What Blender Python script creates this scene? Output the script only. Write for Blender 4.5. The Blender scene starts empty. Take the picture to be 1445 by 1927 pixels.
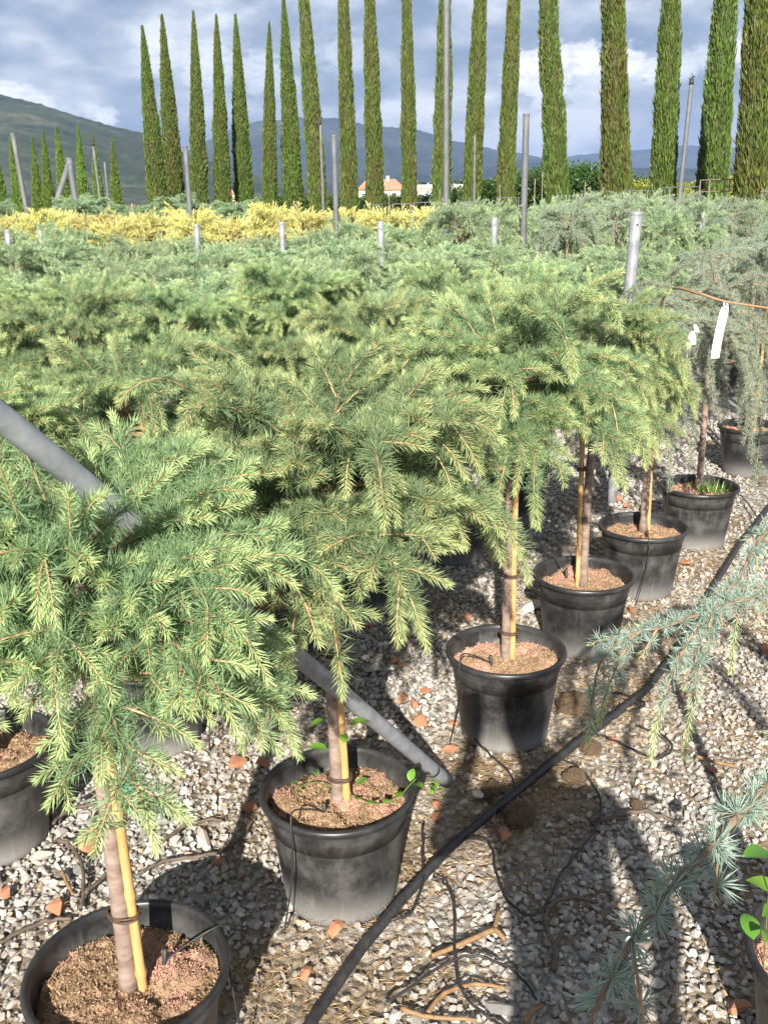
import bpy, bmesh, math, random
import numpy as np
from mathutils import Vector, Matrix

# ------------------------------------------------------------------ camera, sky, sun, exposure
scene = bpy.context.scene
col = scene.collection
R = math.radians
PI = math.pi

cam_data = bpy.data.cameras.new('camera')
cam = bpy.data.objects.new('camera', cam_data)
col.objects.link(cam)
cam_data.sensor_fit = 'VERTICAL'
cam_data.sensor_height = 24.0
cam_data.lens = 24.0 * 1850.0 / 1927.0
cam_data.clip_start = 0.05
cam_data.clip_end = 60000.0
cam.matrix_world = Matrix.Translation((0, 0, 1.65)) @ Matrix.Rotation(R(90 - 17.7), 4, 'X') @ Matrix.Rotation(-0.018, 4, 'Z')
scene.camera = cam

SUN_EL, SUN_AZ = R(29.0), R(5.4)          # shadows run away from the camera, 5.4 degrees to the right
sun_dir = Vector((math.sin(SUN_AZ) * math.cos(SUN_EL), math.cos(SUN_AZ) * math.cos(SUN_EL), -math.sin(SUN_EL)))
sun_data = bpy.data.lights.new('sun', 'SUN')
sun_data.energy = 4.3
sun_data.angle = R(0.53)
sun_data.color = (1.0, 0.95, 0.87)
sun = bpy.data.objects.new('sun', sun_data)
sun.rotation_euler = sun_dir.to_track_quat('-Z', 'Y').to_euler()
sun.location = (0, -10, 12)
col.objects.link(sun)

scene.view_settings.view_transform = 'Standard'
scene.view_settings.look = 'None'
scene.view_settings.exposure = 1.45
scene.view_settings.gamma = 1.0
scene.view_settings.use_curve_mapping = False
scene.cycles.max_bounces = 6
scene.cycles.diffuse_bounces = 3
scene.cycles.transmission_bounces = 3
scene.cycles.volume_bounces = 0
scene.cycles.use_denoising = True


class NT:
    """small node helper"""
    def __init__(self, tree):
        self.t = tree
        tree.nodes.clear()

    def n(self, kind, ins=None, **props):
        nd = self.t.nodes.new(kind)
        for k, v in props.items():
            setattr(nd, k, v)
        for k, v in (ins or {}).items():
            sock = nd.inputs[k]
            if isinstance(v, bpy.types.NodeSocket):
                self.t.links.new(v, sock)
            else:
                sock.default_value = v
        return nd

    def math(self, op, a, b=0.0, c=None, clamp=False):
        d = {0: a, 1: b}
        if c is not None:
            d[2] = c
        return self.n('ShaderNodeMath', d, operation=op, use_clamp=clamp).outputs[0]

    def mix(self, f, a, b, blend='MIX'):
        nd = self.n('ShaderNodeMix', {0: f, 6: a, 7: b}, data_type='RGBA', blend_type=blend)
        return nd.outputs[2]

    def ramp(self, f, stops):
        nd = self.n('ShaderNodeValToRGB', {0: f})
        els = nd.color_ramp.elements
        while len(els) < len(stops):
            els.new(0.5)
        for e, (p, c) in zip(els, stops):
            e.position = p
            e.color = c if len(c) == 4 else (*c, 1)
        return nd.outputs[0]

    def smooth(self, v, lo, hi):
        nd = self.n('ShaderNodeMapRange', {0: v, 1: lo, 2: hi, 3: 0.0, 4: 1.0}, interpolation_type='SMOOTHSTEP')
        return nd.outputs[0]


def rgba(c):
    return (c[0], c[1], c[2], 1.0)


world = bpy.data.worlds.new('World')
scene.world = world
world.use_nodes = True
w = NT(world.node_tree)
sky = w.n('ShaderNodeTexSky', sky_type='NISHITA', sun_disc=False, sun_elevation=SUN_EL, sun_rotation=PI + SUN_AZ,
          altitude=60.0, air_density=1.0, dust_density=1.2, ozone_density=1.2)
bg_sky = w.n('ShaderNodeBackground', {'Color': sky.outputs[0], 'Strength': 0.075})
tc = w.n('ShaderNodeTexCoord')
sep = w.n('ShaderNodeSeparateXYZ', {0: tc.outputs['Generated']})
dx, dy, dz = sep.outputs
az = w.math('ARCTAN2', dx, dy)                       # 0 straight ahead, positive to the right
el = w.math('ARCSINE', dz)
sph = w.n('ShaderNodeMapping', {'Vector': tc.outputs['Generated'], 'Scale': (1.0, 1.0, 2.2)}).outputs[0]
n_big = w.n('ShaderNodeTexNoise', {'Vector': sph, 'Scale': 5.2, 'Detail': 3.0, 'Roughness': 0.55, 'Distortion': 0.25}).outputs[0]
n_mid = w.n('ShaderNodeTexNoise', {'Vector': sph, 'Scale': 13.0, 'Detail': 4.0, 'Roughness': 0.56, 'Distortion': 0.15}).outputs[0]
n_edge = w.n('ShaderNodeTexNoise', {'Vector': sph, 'Scale': 60.0, 'Detail': 3.0, 'Roughness': 0.6}).outputs[0]
# broken stratocumulus: slate undersides with paler thin places
layer = w.math('ADD', w.math('MULTIPLY', n_big, 0.55), w.math('MULTIPLY', n_mid, 0.45))
strato = w.ramp(layer, [(0.41, (0.125, 0.155, 0.215)), (0.47, (0.19, 0.215, 0.275)), (0.53, (0.31, 0.325, 0.365)), (0.60, (0.50, 0.505, 0.52))])
cover = w.smooth(layer, 0.20, 0.36)
# sunlit cumulus heads: (azimuth, elevation, radius) in radians
heads = [(0.137, 0.108, 0.017), (0.154, 0.113, 0.017), (0.173, 0.115, 0.016), (0.192, 0.115, 0.016), (0.211, 0.111, 0.014), (0.230, 0.112, 0.015), (0.249, 0.106, 0.012),
         (0.160, 0.098, 0.020), (0.20, 0.096, 0.022), (0.281, 0.108, 0.012), (0.299, 0.115, 0.013), (0.33, 0.119, 0.015),
         (-0.322, 0.089, 0.014), (-0.337, 0.093, 0.015), (-0.306, 0.086, 0.011), (-0.252, 0.075, 0.010), (-0.262, 0.081, 0.008),
         (-0.155, 0.120, 0.022), (-0.107, 0.113, 0.017), (-0.085, 0.102, 0.012), (0.056, 0.075, 0.012), (-0.028, 0.128, 0.018), (-0.20, 0.13, 0.02),
         (0.62, 0.12, 0.03), (0.66, 0.135, 0.03), (-0.62, 0.13, 0.03), (-0.66, 0.12, 0.03), (1.4, 0.12, 0.04), (-1.5, 0.11, 0.04)]
bright_w = [1, 1, 1, 1, 1, 1, .8, .75, .4, .6, .5, .8, .85, .8, .7, .75, .5, .55, .55, .45, .4, .35, .4, .8, .8, .8, .8, .8, .8]
pos = w.n('ShaderNodeCombineXYZ', {0: az, 1: w.math('MULTIPLY', el, 1.25), 2: 0.0}).outputs[0]
ragged = w.math('ADD', w.math('MULTIPLY_ADD', n_edge, 2.3, -1.15), w.math('MULTIPLY_ADD', n_mid, 0.9, -0.45))
cum = None
for (a0, e0, r0), bw in zip(heads, bright_w):
    dist = w.n('ShaderNodeVectorMath', {0: pos, 1: (a0, e0 * 1.25, 0.0)}, operation='DISTANCE').outputs['Value']
    rel = w.math('MULTIPLY_ADD', dist, 0.8 / r0, ragged)
    m = w.n('ShaderNodeMapRange', {0: rel, 1: 1.25, 2: 0.55, 3: 0.0, 4: bw}, interpolation_type='SMOOTHSTEP').outputs[0]
    cum = m if cum is None else w.math('MAXIMUM', cum, m)
lit = w.mix(w.smooth(n_edge, 0.30, 0.68), (0.50, 0.50, 0.54, 1), (0.82, 0.80, 0.77, 1))
cloud = w.mix(cum, strato, lit)
bg_cloud = w.n('ShaderNodeBackground', {'Color': cloud, 'Strength': 0.72})
mixs = w.n('ShaderNodeMixShader', {0: w.math('MAXIMUM', w.math('MULTIPLY', cover, 0.88), cum), 1: bg_sky.outputs[0], 2: bg_cloud.outputs[0]})
w.n('ShaderNodeOutputWorld', {0: mixs.outputs[0]})
world.cycles.sampling_method = 'MANUAL'
world.cycles.sample_map_resolution = 256

# ------------------------------------------------------------------ helpers
rng = np.random.default_rng(7)
random.seed(7)


def norm(v):
    v = np.asarray(v, float)
    return v / np.maximum(np.linalg.norm(v, axis=-1, keepdims=True), 1e-9)


class Geo:
    """collects vertices, faces, a per-vertex tint and a material slot per face; builds ONE mesh"""
    def __init__(self):
        self.V, self.F, self.T, self.M, self.n = [], [], [], [], 0

    def add(self, V, F, tint=(0, 0.5, 0), mat=0):
        V = np.asarray(V, float).reshape(-1, 3)
        F = np.asarray(F, np.int64)
        self.V.append(V)
        self.F.append(F + self.n)
        t = np.asarray(tint, float)
        if t.ndim == 1:
            t = np.broadcast_to(t, (len(V), 3))
        self.T.append(t)
        self.M.append(np.full(len(F), mat, np.int32))
        self.n += len(V)

    def mesh(self, name, mats, smooth=False):
        me = bpy.data.meshes.new(name)
        V = np.concatenate(self.V)
        nl = sum(f.size for f in self.F)
        nf = sum(len(f) for f in self.F)
        me.vertices.add(len(V))
        me.vertices.foreach_set('co', V.astype(np.float32).ravel())
        me.loops.add(nl)
        me.loops.foreach_set('vertex_index', np.concatenate([f.ravel() for f in self.F]).astype(np.int32))
        sizes = np.concatenate([np.full(len(f), f.shape[1], np.int32) for f in self.F])
        starts = np.zeros(nf, np.int32)
        starts[1:] = np.cumsum(sizes)[:-1]
        me.polygons.add(nf)
        me.polygons.foreach_set('loop_start', starts)
        me.polygons.foreach_set('material_index', np.concatenate(self.M))
        me.polygons.foreach_set('use_smooth', np.full(nf, smooth))
        T = np.concatenate(self.T)
        a = me.attributes.new('tint', 'FLOAT_COLOR', 'POINT')
        a.data.foreach_set('color', np.concatenate([T, np.ones((len(T), 1))], 1).astype(np.float32).ravel())
        for m in (mats if isinstance(mats, (list, tuple)) else [mats]):
            me.materials.append(m)
        me.update(calc_edges=True)
        me.validate()
        return me

    # --- shapes
    def tube(self, pts, rad, sides=8, tint=(0, 0.5, 0), mat=0, cap=True):
        pts = np.asarray(pts, float)
        K = len(pts)
        rad = np.broadcast_to(np.asarray(rad, float), (K,))
        t = norm(np.gradient(pts, axis=0))
        ref = np.array([0.0, 0, 1]) if abs(t[:, 2]).mean() < 0.8 else np.array([1.0, 0, 0])
        a = norm(np.cross(t, ref))
        b = np.cross(t, a)
        th = np.arange(sides) * 2 * PI / sides
        ring = pts[:, None] + rad[:, None, None] * (np.cos(th)[None, :, None] * a[:, None] + np.sin(th)[None, :, None] * b[:, None])
        i = np.arange(K - 1)[:, None] * sides
        j = np.arange(sides)[None]
        k = (j + 1) % sides
        F = np.stack([i + j, i + k, i + sides + k, i + sides + j], -1).reshape(-1, 4)
        self.add(ring, F, tint, mat)
        if cap:
            self.F.append(np.array([[self.n - K * sides + q for q in range(sides)][::-1]]))
            self.M.append(np.array([mat], np.int32))
            self.F.append(np.array([[self.n - sides + q for q in range(sides)]]))
            self.M.append(np.array([mat], np.int32))

    def lathe(self, prof, sides=48, tint=(0, 0.5, 0), mat=0, center=(0, 0)):
        prof = np.asarray(prof, float)
        th = np.arange(sides) * 2 * PI / sides
        K = len(prof)
        V = np.stack([center[0] + prof[:, :1] * np.cos(th), center[1] + prof[:, :1] * np.sin(th), np.repeat(prof[:, 1:2], sides, 1)], -1)
        i = np.arange(K - 1)[:, None] * sides
        j = np.arange(sides)[None]
        k = (j + 1) % sides
        self.add(V, np.stack([i + j, i + k, i + sides + k, i + sides + j], -1).reshape(-1, 4), tint, mat)

    def box(self, lo, hi, tint=(0, 0.5, 0), mat=0):
        x0, y0, z0 = lo
        x1, y1, z1 = hi
        V = [(x0, y0, z0), (x1, y0, z0), (x1, y1, z0), (x0, y1, z0), (x0, y0, z1), (x1, y0, z1), (x1, y1, z1), (x0, y1, z1)]
        F = [(0, 3, 2, 1), (4, 5, 6, 7), (0, 1, 5, 4), (1, 2, 6, 5), (2, 3, 7, 6), (3, 0, 4, 7)]
        self.add(V, F, tint, mat)

    def needles(self, B, D, L, W, tint, r, mat=0, mid=0.45, curl=0.0):
        """thin kite blades from B along D"""
        N = len(B)
        if N == 0:
            return
        L = np.broadcast_to(L, (N,))[:, None]
        W = np.broadcast_to(W, (N,))[:, None]
        side = norm(np.cross(D, r.normal(size=(N, 3))))
        nrm = np.cross(D, side)
        m = B + D * L * mid + nrm * L * curl
        V = np.stack([B, m + side * W * 0.5, B + D * L, m - side * W * 0.5], 1)
        F = np.arange(N * 4).reshape(N, 4)
        self.add(V.reshape(-1, 3), F, np.repeat(tint, 4, 0), mat)


def link(name, me, parent=None, loc=None, rot=None, scale=None):
    o = bpy.data.objects.new(name, me)
    col.objects.link(o)
    if parent is not None:
        o.parent = parent
    if loc is not None:
        o.location = loc
    if rot is not None:
        o.rotation_euler = rot
    if scale is not None:
        o.scale = scale
    return o


def tag(o, label=None, cat=None, group=None, kind=None):
    if label:
        o['label'] = label
    if cat:
        o['category'] = cat
    if group:
        o['group'] = group
    if kind:
        o['kind'] = kind
    return o


def thing(name, label, cat, loc=(0, 0, 0), rz=0.0, group=None, scale=None):
    return tag(link(name, None, None, loc, (0, 0, rz), scale), label, cat, group)


def vnoise(x, y, seed=0):
    """smooth 2-D value noise in 0..1"""
    x = np.asarray(x, float)
    y = np.asarray(y, float)
    xi, yi = np.floor(x).astype(np.int64), np.floor(y).astype(np.int64)
    fx, fy = x - xi, y - yi
    fx, fy = fx * fx * (3 - 2 * fx), fy * fy * (3 - 2 * fy)

    def h(a, b):
        v = (a * 374761393 + b * 668265263 + seed * 974711) & 0x7fffffff
        v = ((v ^ (v >> 13)) * 1274126177) & 0x7fffffff
        return ((v ^ (v >> 16)) & 0xffff) / 65535.0
    a = h(xi, yi) * (1 - fx) + h(xi + 1, yi) * fx
    b = h(xi, yi + 1) * (1 - fx) + h(xi + 1, yi + 1) * fx
    return a * (1 - fy) + b * fy


def fbm(x, y, seed=0, o=4):
    s, a, t = 0, 0.5, 0
    for i in range(o):
        s = s + a * vnoise(x * 2 ** i, y * 2 ** i, seed + i * 17)
        t += a
        a *= 0.5
    return s / t


def spline(P, n):
    """Catmull-Rom through P resampled to n points"""
    P = np.asarray(P, float)
    Q = np.concatenate([[2 * P[0] - P[1]], P, [2 * P[-1] - P[-2]]])
    out = []
    for t in np.linspace(0, len(P) - 1 - 1e-6, n):
        i = int(t)
        f = t - i
        a, b, c, d = Q[i:i + 4]
        out.append(0.5 * (2 * b + (c - a) * f + (2 * a - 5 * b + 4 * c - d) * f * f + (3 * b - a - 3 * c + d) * f ** 3))
    return np.array(out)


# ------------------------------------------------------------------ materials
def new_mat(name):
    m = bpy.data.materials.new(name)
    m.use_nodes = True
    return m, NT(m.node_tree)


def finish(nt, shader, disp=None):
    o = nt.n('ShaderNodeOutputMaterial', {0: shader})
    if disp is not None:
        nt.t.links.new(disp, o.inputs[2])


def foliage_mat(name, old, new, trans=0.3, spread=0.55, rough=0.5, third=None, objvar=0.25):
    m, t = new_mat(name)
    at = t.n('ShaderNodeAttribute', attribute_name='tint')
    s = t.n('ShaderNodeSeparateColor', {0: at.outputs['Color']})
    c = t.mix(s.outputs[0], rgba(old), rgba(new))
    if third is not None:
        c = t.mix(s.outputs[2], c, rgba(third))
    oi = t.n('ShaderNodeObjectInfo').outputs['Random']
    br = t.math('ADD', t.math('MULTIPLY', t.math('SUBTRACT', s.outputs[1], 0.5), spread),
                t.math('ADD', t.math('MULTIPLY', t.math('SUBTRACT', oi, 0.5), objvar), 1.0))
    hs = t.n('ShaderNodeHueSaturation', {'Hue': t.math('ADD', 0.5, t.math('MULTIPLY', t.math('SUBTRACT', oi, 0.5), 0.025)),
                                         'Saturation': 1.0, 'Value': br, 'Fac': 1.0, 'Color': c})
    p = t.n('ShaderNodeBsdfPrincipled', {'Base Color': hs.outputs[0], 'Roughness': rough, 'Specular IOR Level': 0.35})
    tr = t.n('ShaderNodeBsdfTranslucent', {'Color': hs.outputs[0]})
    mx = t.n('ShaderNodeMixShader', {0: trans, 1: p.outputs[0], 2: tr.outputs[0]})
    finish(t, mx.outputs[0])
    return m


def tint_mat(name, a, b, c=None, rough=0.8, spread=0.5, bump=None, spec=0.3, grime=0.0):
    """colour runs a -> b with tint.r, c with tint.b, brightness with tint.g"""
    m, t = new_mat(name)
    at = t.n('ShaderNodeAttribute', attribute_name='tint')
    s = t.n('ShaderNodeSeparateColor', {0: at.outputs['Color']})
    cc = t.mix(s.outputs[0], rgba(a), rgba(b))
    if c is not None:
        cc = t.mix(s.outputs[2], cc, rgba(c))
    tcn = t.n('ShaderNodeTexCoord').outputs['Object']
    v = t.math('ADD', t.math('MULTIPLY', t.math('SUBTRACT', s.outputs[1], 0.5), spread), 1.0)
    if grime:
        nz = t.n('ShaderNodeTexNoise', {'Vector': tcn, 'Scale': 90.0, 'Detail': 4.0}).outputs[0]
        v = t.math('MULTIPLY', v, t.math('ADD', 1.0 - grime * 0.5, t.math('MULTIPLY', nz, grime)))
    hs = t.n('ShaderNodeHueSaturation', {'Value': v, 'Color': cc})
    ins = {'Base Color': hs.outputs[0], 'Roughness': rough, 'Specular IOR Level': spec}
    if bump:
        nz = t.n('ShaderNodeTexNoise', {'Vector': tcn, 'Scale': bump[0], 'Detail': 5.0, 'Roughness': 0.65})
        ins['Normal'] = t.n('ShaderNodeBump', {'Strength': bump[1], 'Distance': bump[2], 'Height': nz.outputs[0]}).outputs[0]
    finish(t, t.n('ShaderNodeBsdfPrincipled', ins).outputs[0])
    return m


def plain_mat(name, a, b, scale=30.0, rough=0.6, bump=(60.0, 0.3, 0.002), metallic=0.0, stretch=(1, 1, 1), spec=0.4, lo=0.35, hi=0.65):
    m, t = new_mat(name)
    tcn = t.n('ShaderNodeTexCoord').outputs['Object']
    mp = t.n('ShaderNodeMapping', {'Vector': tcn, 'Scale': stretch}).outputs[0]
    nz = t.n('ShaderNodeTexNoise', {'Vector': mp, 'Scale': scale, 'Detail': 6.0, 'Roughness': 0.6}).outputs[0]
    c = t.ramp(nz, [(lo, a), (hi, b)])
    nb = t.n('ShaderNodeTexNoise', {'Vector': mp, 'Scale': bump[0], 'Detail': 5.0}).outputs[0]
    bp = t.n('ShaderNodeBump', {'Strength': bump[1], 'Distance': bump[2], 'Height': nb}).outputs[0]
    finish(t, t.n('ShaderNodeBsdfPrincipled', {'Base Color': c, 'Roughness': rough, 'Metallic': metallic, 'Normal': bp, 'Specular IOR Level': spec}).outputs[0])
    return m


M = {}
M['deodar'] = foliage_mat('cedar_needles_green', (0.155, 0.258, 0.132), (0.55, 0.655, 0.29), trans=0.38)
M['deodar_far'] = foliage_mat('cedar_needles_greygreen', (0.21, 0.315, 0.185), (0.55, 0.645, 0.345), trans=0.40)
M['blue'] = foliage_mat('cedar_needles_blue', (0.255, 0.325, 0.25), (0.40, 0.45, 0.26), trans=0.26, spread=0.5)
M['bluebranch'] = foliage_mat('cedar_needles_glaucous', (0.255, 0.355, 0.32), (0.46, 0.52, 0.22), trans=0.26, spread=0.5, objvar=0.0)
M['gold'] = foliage_mat('cedar_needles_gold', (0.40, 0.39, 0.13), (0.80, 0.73, 0.29), trans=0.3, spread=0.5)
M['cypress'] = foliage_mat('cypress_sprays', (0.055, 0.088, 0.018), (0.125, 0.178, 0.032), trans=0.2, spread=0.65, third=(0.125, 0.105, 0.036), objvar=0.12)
M['cypress_young'] = foliage_mat('young_cypress_sprays', (0.085, 0.135, 0.022), (0.15, 0.23, 0.04), trans=0.2, spread=0.7)
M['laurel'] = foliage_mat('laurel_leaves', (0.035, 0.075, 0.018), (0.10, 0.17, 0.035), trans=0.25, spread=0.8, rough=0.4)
M['vine'] = foliage_mat('vine_leaves', (0.20, 0.25, 0.03), (0.42, 0.42, 0.06), trans=0.35, spread=0.7)
M['weed'] = foliage_mat('weed_leaves', (0.06, 0.17, 0.025), (0.19, 0.36, 0.05), trans=0.3, spread=0.4, rough=0.35, objvar=0.1)
M['twig'] = tint_mat('twig_bark', (0.34, 0.20, 0.10), (0.46, 0.31, 0.17), (0.17, 0.12, 0.085), rough=0.85)
M['bark'] = plain_mat('trunk_bark', (0.17, 0.115, 0.085), (0.30, 0.225, 0.18), scale=26, stretch=(1, 1, 2.2), rough=0.85, bump=(70, 0.5, 0.003))
M['bamboo'] = plain_mat('bamboo_stake', (0.36, 0.19, 0.06), (0.56, 0.36, 0.15), scale=9, stretch=(6, 6, 0.8), rough=0.42, bump=(120, 0.15, 0.001), lo=0.3, hi=0.62)
M['tie'] = plain_mat('brown_tie', (0.05, 0.028, 0.018), (0.085, 0.05, 0.03), rough=0.5)
M['tubing'] = plain_mat('black_polythene', (0.018, 0.018, 0.019), (0.045, 0.044, 0.043), scale=40, rough=0.5, bump=(200, 0.1, 0.001))
M['brownpipe'] = plain_mat('brown_dripline', (0.075, 0.055, 0.04), (0.15, 0.11, 0.08), scale=30, rough=0.65)
M['steel'] = plain_mat('galvanised_steel', (0.23, 0.24, 0.25), (0.35, 0.36, 0.375), scale=22, rough=0.5, metallic=0.25, bump=(90, 0.15, 0.001))
M['steel_far'] = plain_mat('grey_pole', (0.10, 0.105, 0.108), (0.155, 0.16, 0.163), scale=5, rough=0.6, metallic=0.1)
M['rust'] = plain_mat('rusty_frame', (0.13, 0.085, 0.07), (0.24, 0.20, 0.185), scale=6, rough=0.7)
M['terracotta'] = plain_mat('terracotta', (0.29, 0.115, 0.055), (0.46, 0.22, 0.125), scale=40, rough=0.85, bump=(160, 0.4, 0.001))
M['stick'] = plain_mat('peeled_stick', (0.19, 0.105, 0.047), (0.31, 0.185, 0.09), scale=18, stretch=(3, 3, 3), rough=0.7)
M['clod'] = plain_mat('peat_clod', (0.075, 0.048, 0.028), (0.24, 0.165, 0.095), scale=70, rough=0.95, bump=(140, 1.0, 0.004))
M['paper'] = plain_mat('white_plastic_label', (0.80, 0.80, 0.78), (0.86, 0.86, 0.84), rough=0.45, bump=(20, 0.05, 0.001))
M['greenplastic'] = plain_mat('green_twine', (0.01, 0.28, 0.18), (0.02, 0.38, 0.26), rough=0.5)
M['gravel'] = tint_mat('limestone_gravel', (0.255, 0.24, 0.22), (0.45, 0.415, 0.37), (0.33, 0.245, 0.16), rough=0.85, spread=0.8, bump=(140.0, 0.35, 0.0015), grime=0.5)
M['litter'] = tint_mat('dry_needles', (0.25, 0.155, 0.072), (0.46, 0.325, 0.175), rough=0.9, spread=0.6)
M['soil'] = tint_mat('pot_soil', (0.20, 0.12, 0.068), (0.47, 0.32, 0.195), (0.54, 0.30, 0.225), rough=0.95, spread=0.7, bump=(260.0, 1.0, 0.004))
M['cloth_dark'] = plain_mat('dark_cloth', (0.03, 0.035, 0.05), (0.05, 0.055, 0.075), rough=0.9)
M['roof'] = plain_mat('clay_roof', (0.36, 0.15, 0.085), (0.50, 0.24, 0.15), scale=1.5, rough=0.85)
M['wall'] = plain_mat('cream_render', (0.55, 0.49, 0.38), (0.64, 0.58, 0.47), scale=0.6, rough=0.9)
M['shed'] = plain_mat('white_shed_sheet', (0.62, 0.61, 0.58), (0.74, 0.73, 0.70), scale=0.4, rough=0.7)
M['shed_roof'] = plain_mat('grey_shed_roof', (0.30, 0.24, 0.22), (0.38, 0.32, 0.29), scale=0.4, rough=0.8)
M['glass'] = plain_mat('dark_window', (0.03, 0.04, 0.05), (0.06, 0.07, 0.08), rough=0.2)


def pot_mat():
    m, t = new_mat('black_pot_plastic')
    tcn = t.n('ShaderNodeTexCoord').outputs['Object']
    z = t.n('ShaderNodeSeparateXYZ', {0: tcn}).outputs[2]
    oi = t.n('ShaderNodeObjectInfo').outputs['Random']
    loc = t.n('ShaderNodeCombineXYZ', {0: t.math('MULTIPLY', oi, 37.0), 1: t.math('MULTIPLY', oi, 11.0), 2: 0.0}).outputs[0]
    pv = t.n('ShaderNodeVectorMath', {0: tcn, 1: loc}, operation='ADD').outputs[0]
    n1 = t.n('ShaderNodeTexNoise', {'Vector': pv, 'Scale': 9.0, 'Detail': 7.0, 'Roughness': 0.7}).outputs[0]
    n2 = t.n('ShaderNodeTexNoise', {'Vector': pv, 'Scale': 130.0, 'Detail': 5.0, 'Roughness': 0.75}).outputs[0]
    n3 = t.n('ShaderNodeTexNoise', {'Vector': t.n('ShaderNodeMapping', {'Vector': pv, 'Scale': (1, 1, 0.12)}).outputs[0], 'Scale': 55.0, 'Detail': 3.0}).outputs[0]
    # splashed limestone dust: thickest low on the pot, in specks and runs above
    low = t.smooth(t.math('ADD', z, t.math('MULTIPLY', t.math('SUBTRACT', n1, 0.5), 0.14)), 0.11, 0.0)
    film = t.math('MULTIPLY', t.smooth(n1, 0.35, 0.75), 0.35)
    speck = t.smooth(n2, 0.60, 0.72)
    runs = t.math('MULTIPLY', t.smooth(n3, 0.55, 0.8), 0.14)
    amt = t.math('ADD', t.math('MULTIPLY', t.math('ADD', 0.55, t.math('MULTIPLY', oi, 0.65)),
                 t.math('ADD', t.math('MULTIPLY', low, t.math('ADD', 0.30, t.math('MULTIPLY', n2, 0.75))), t.math('ADD', film, runs))),
                 t.math('MULTIPLY', speck, 0.22), clamp=True)
    rimz = t.smooth(z, 0.30, 0.25)
    amt = t.math('MULTIPLY', amt, t.math('ADD', 0.3, t.math('MULTIPLY', rimz, 0.7)))
    c = t.mix(amt, (0.0165, 0.0165, 0.0175, 1), (0.27, 0.26, 0.24, 1))
    rough = t.math('ADD', 0.36, t.math('MULTIPLY', amt, 0.6), clamp=True)
    bp = t.n('ShaderNodeBump', {'Strength': 0.15, 'Distance': 0.002, 'Height': n3}).outputs[0]
    finish(t, t.n('ShaderNodeBsdfPrincipled', {'Base Color': c, 'Roughness': rough, 'Normal': bp, 'Specular IOR Level': 0.45}).outputs[0])
    return m


M['pot'] = pot_mat()


def ground_mat():
    m, t = new_mat('gravel_yard_and_fields')
    tcn = t.n('ShaderNodeTexCoord').outputs['Object']
    s = t.n('ShaderNodeSeparateXYZ', {0: tcn})
    dist = t.math('SQRT', t.math('ADD', t.math('POWER', s.outputs[0], 2.0), t.math('POWER', s.outputs[1], 2.0)))
    vo = t.n('ShaderNodeTexVoronoi', {'Vector': tcn, 'Scale': 42.0, 'Randomness': 1.0})
    cs = t.n('ShaderNodeSeparateColor', {0: vo.outputs['Color']})
    stone = t.mix(cs.outputs[0], (0.20, 0.185, 0.165, 1), (0.46, 0.44, 0.41, 1))
    nz = t.n('ShaderNodeTexNoise', {'Vector': tcn, 'Scale': 2.2, 'Detail': 6.0}).outputs[0]
    dirt = t.mix(t.smooth(nz, 0.42, 0.62), stone, (0.21, 0.155, 0.095, 1))
    gap = t.smooth(vo.outputs['Distance'], 0.75, 0.35)
    near = t.mix(t.math('ADD', 0.25, t.math('MULTIPLY', gap, 0.75)), (0.17, 0.135, 0.095, 1), dirt)
    f1 = t.n('ShaderNodeTexNoise', {'Vector': tcn, 'Scale': 0.02, 'Detail': 5.0}).outputs[0]
    field = t.ramp(f1, [(0.38, (0.075, 0.105, 0.03)), (0.52, (0.13, 0.15, 0.05)), (0.66, (0.22, 0.19, 0.10))])
    c = t.mix(t.smooth(dist, 30.0, 60.0), near, field)
    bp = t.n('ShaderNodeBump', {'Strength': 0.8, 'Distance': 0.012, 'Height': t.math('SUBTRACT', 1.0, vo.outputs['Distance'])}).outputs[0]
    finish(t, t.n('ShaderNodeBsdfPrincipled', {'Base Color': c, 'Roughness': 0.95, 'Normal': bp, 'Specular IOR Level': 0.2}).outputs[0])
    return m


def hill_mat(name, a, b, c, scale):
    m, t = new_mat(name)
    tcn = t.n('ShaderNodeTexCoord').outputs['Object']
    n1 = t.n('ShaderNodeTexNoise', {'Vector': tcn, 'Scale': scale, 'Detail': 9.0, 'Roughness': 0.68}).outputs[0]
    n2 = t.n('ShaderNodeTexNoise', {'Vector': tcn, 'Scale': scale * 9, 'Detail': 4.0, 'Roughness': 0.7}).outputs[0]
    cc = t.ramp(t.math('ADD', t.math('MULTIPLY', n1, 0.65), t.math('MULTIPLY', n2, 0.35)), [(0.38, a), (0.52, b), (0.62, c)])
    finish(t, t.n('ShaderNodeBsdfPrincipled', {'Base Color': cc, 'Roughness': 1.0, 'Specular IOR Level': 0.1}).outputs[0])
    return m


# ------------------------------------------------------------------ the ground, hills and air
g = Geo()
rr = np.array([0.0, 3, 8, 20, 60, 200, 700, 2500, 7000, 13000])
th = np.linspace(0, 2 * PI, 49)[:-1]
V = np.stack([rr[:, None] * np.cos(th), rr[:, None] * np.sin(th), np.zeros((len(rr), 48))], -1)
i = np.arange(len(rr) - 1)[:, None] * 48
j = np.arange(48)[None]
k = (j + 1) % 48
g.add(V, np.stack([i + j, i + 48 + j, i + 48 + k, i + k], -1).reshape(-1, 4))
tag(link('ground', g.mesh('ground', ground_mat())), 'flat ground of the nursery yard running on to far fields', None, None, 'structure')


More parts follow.
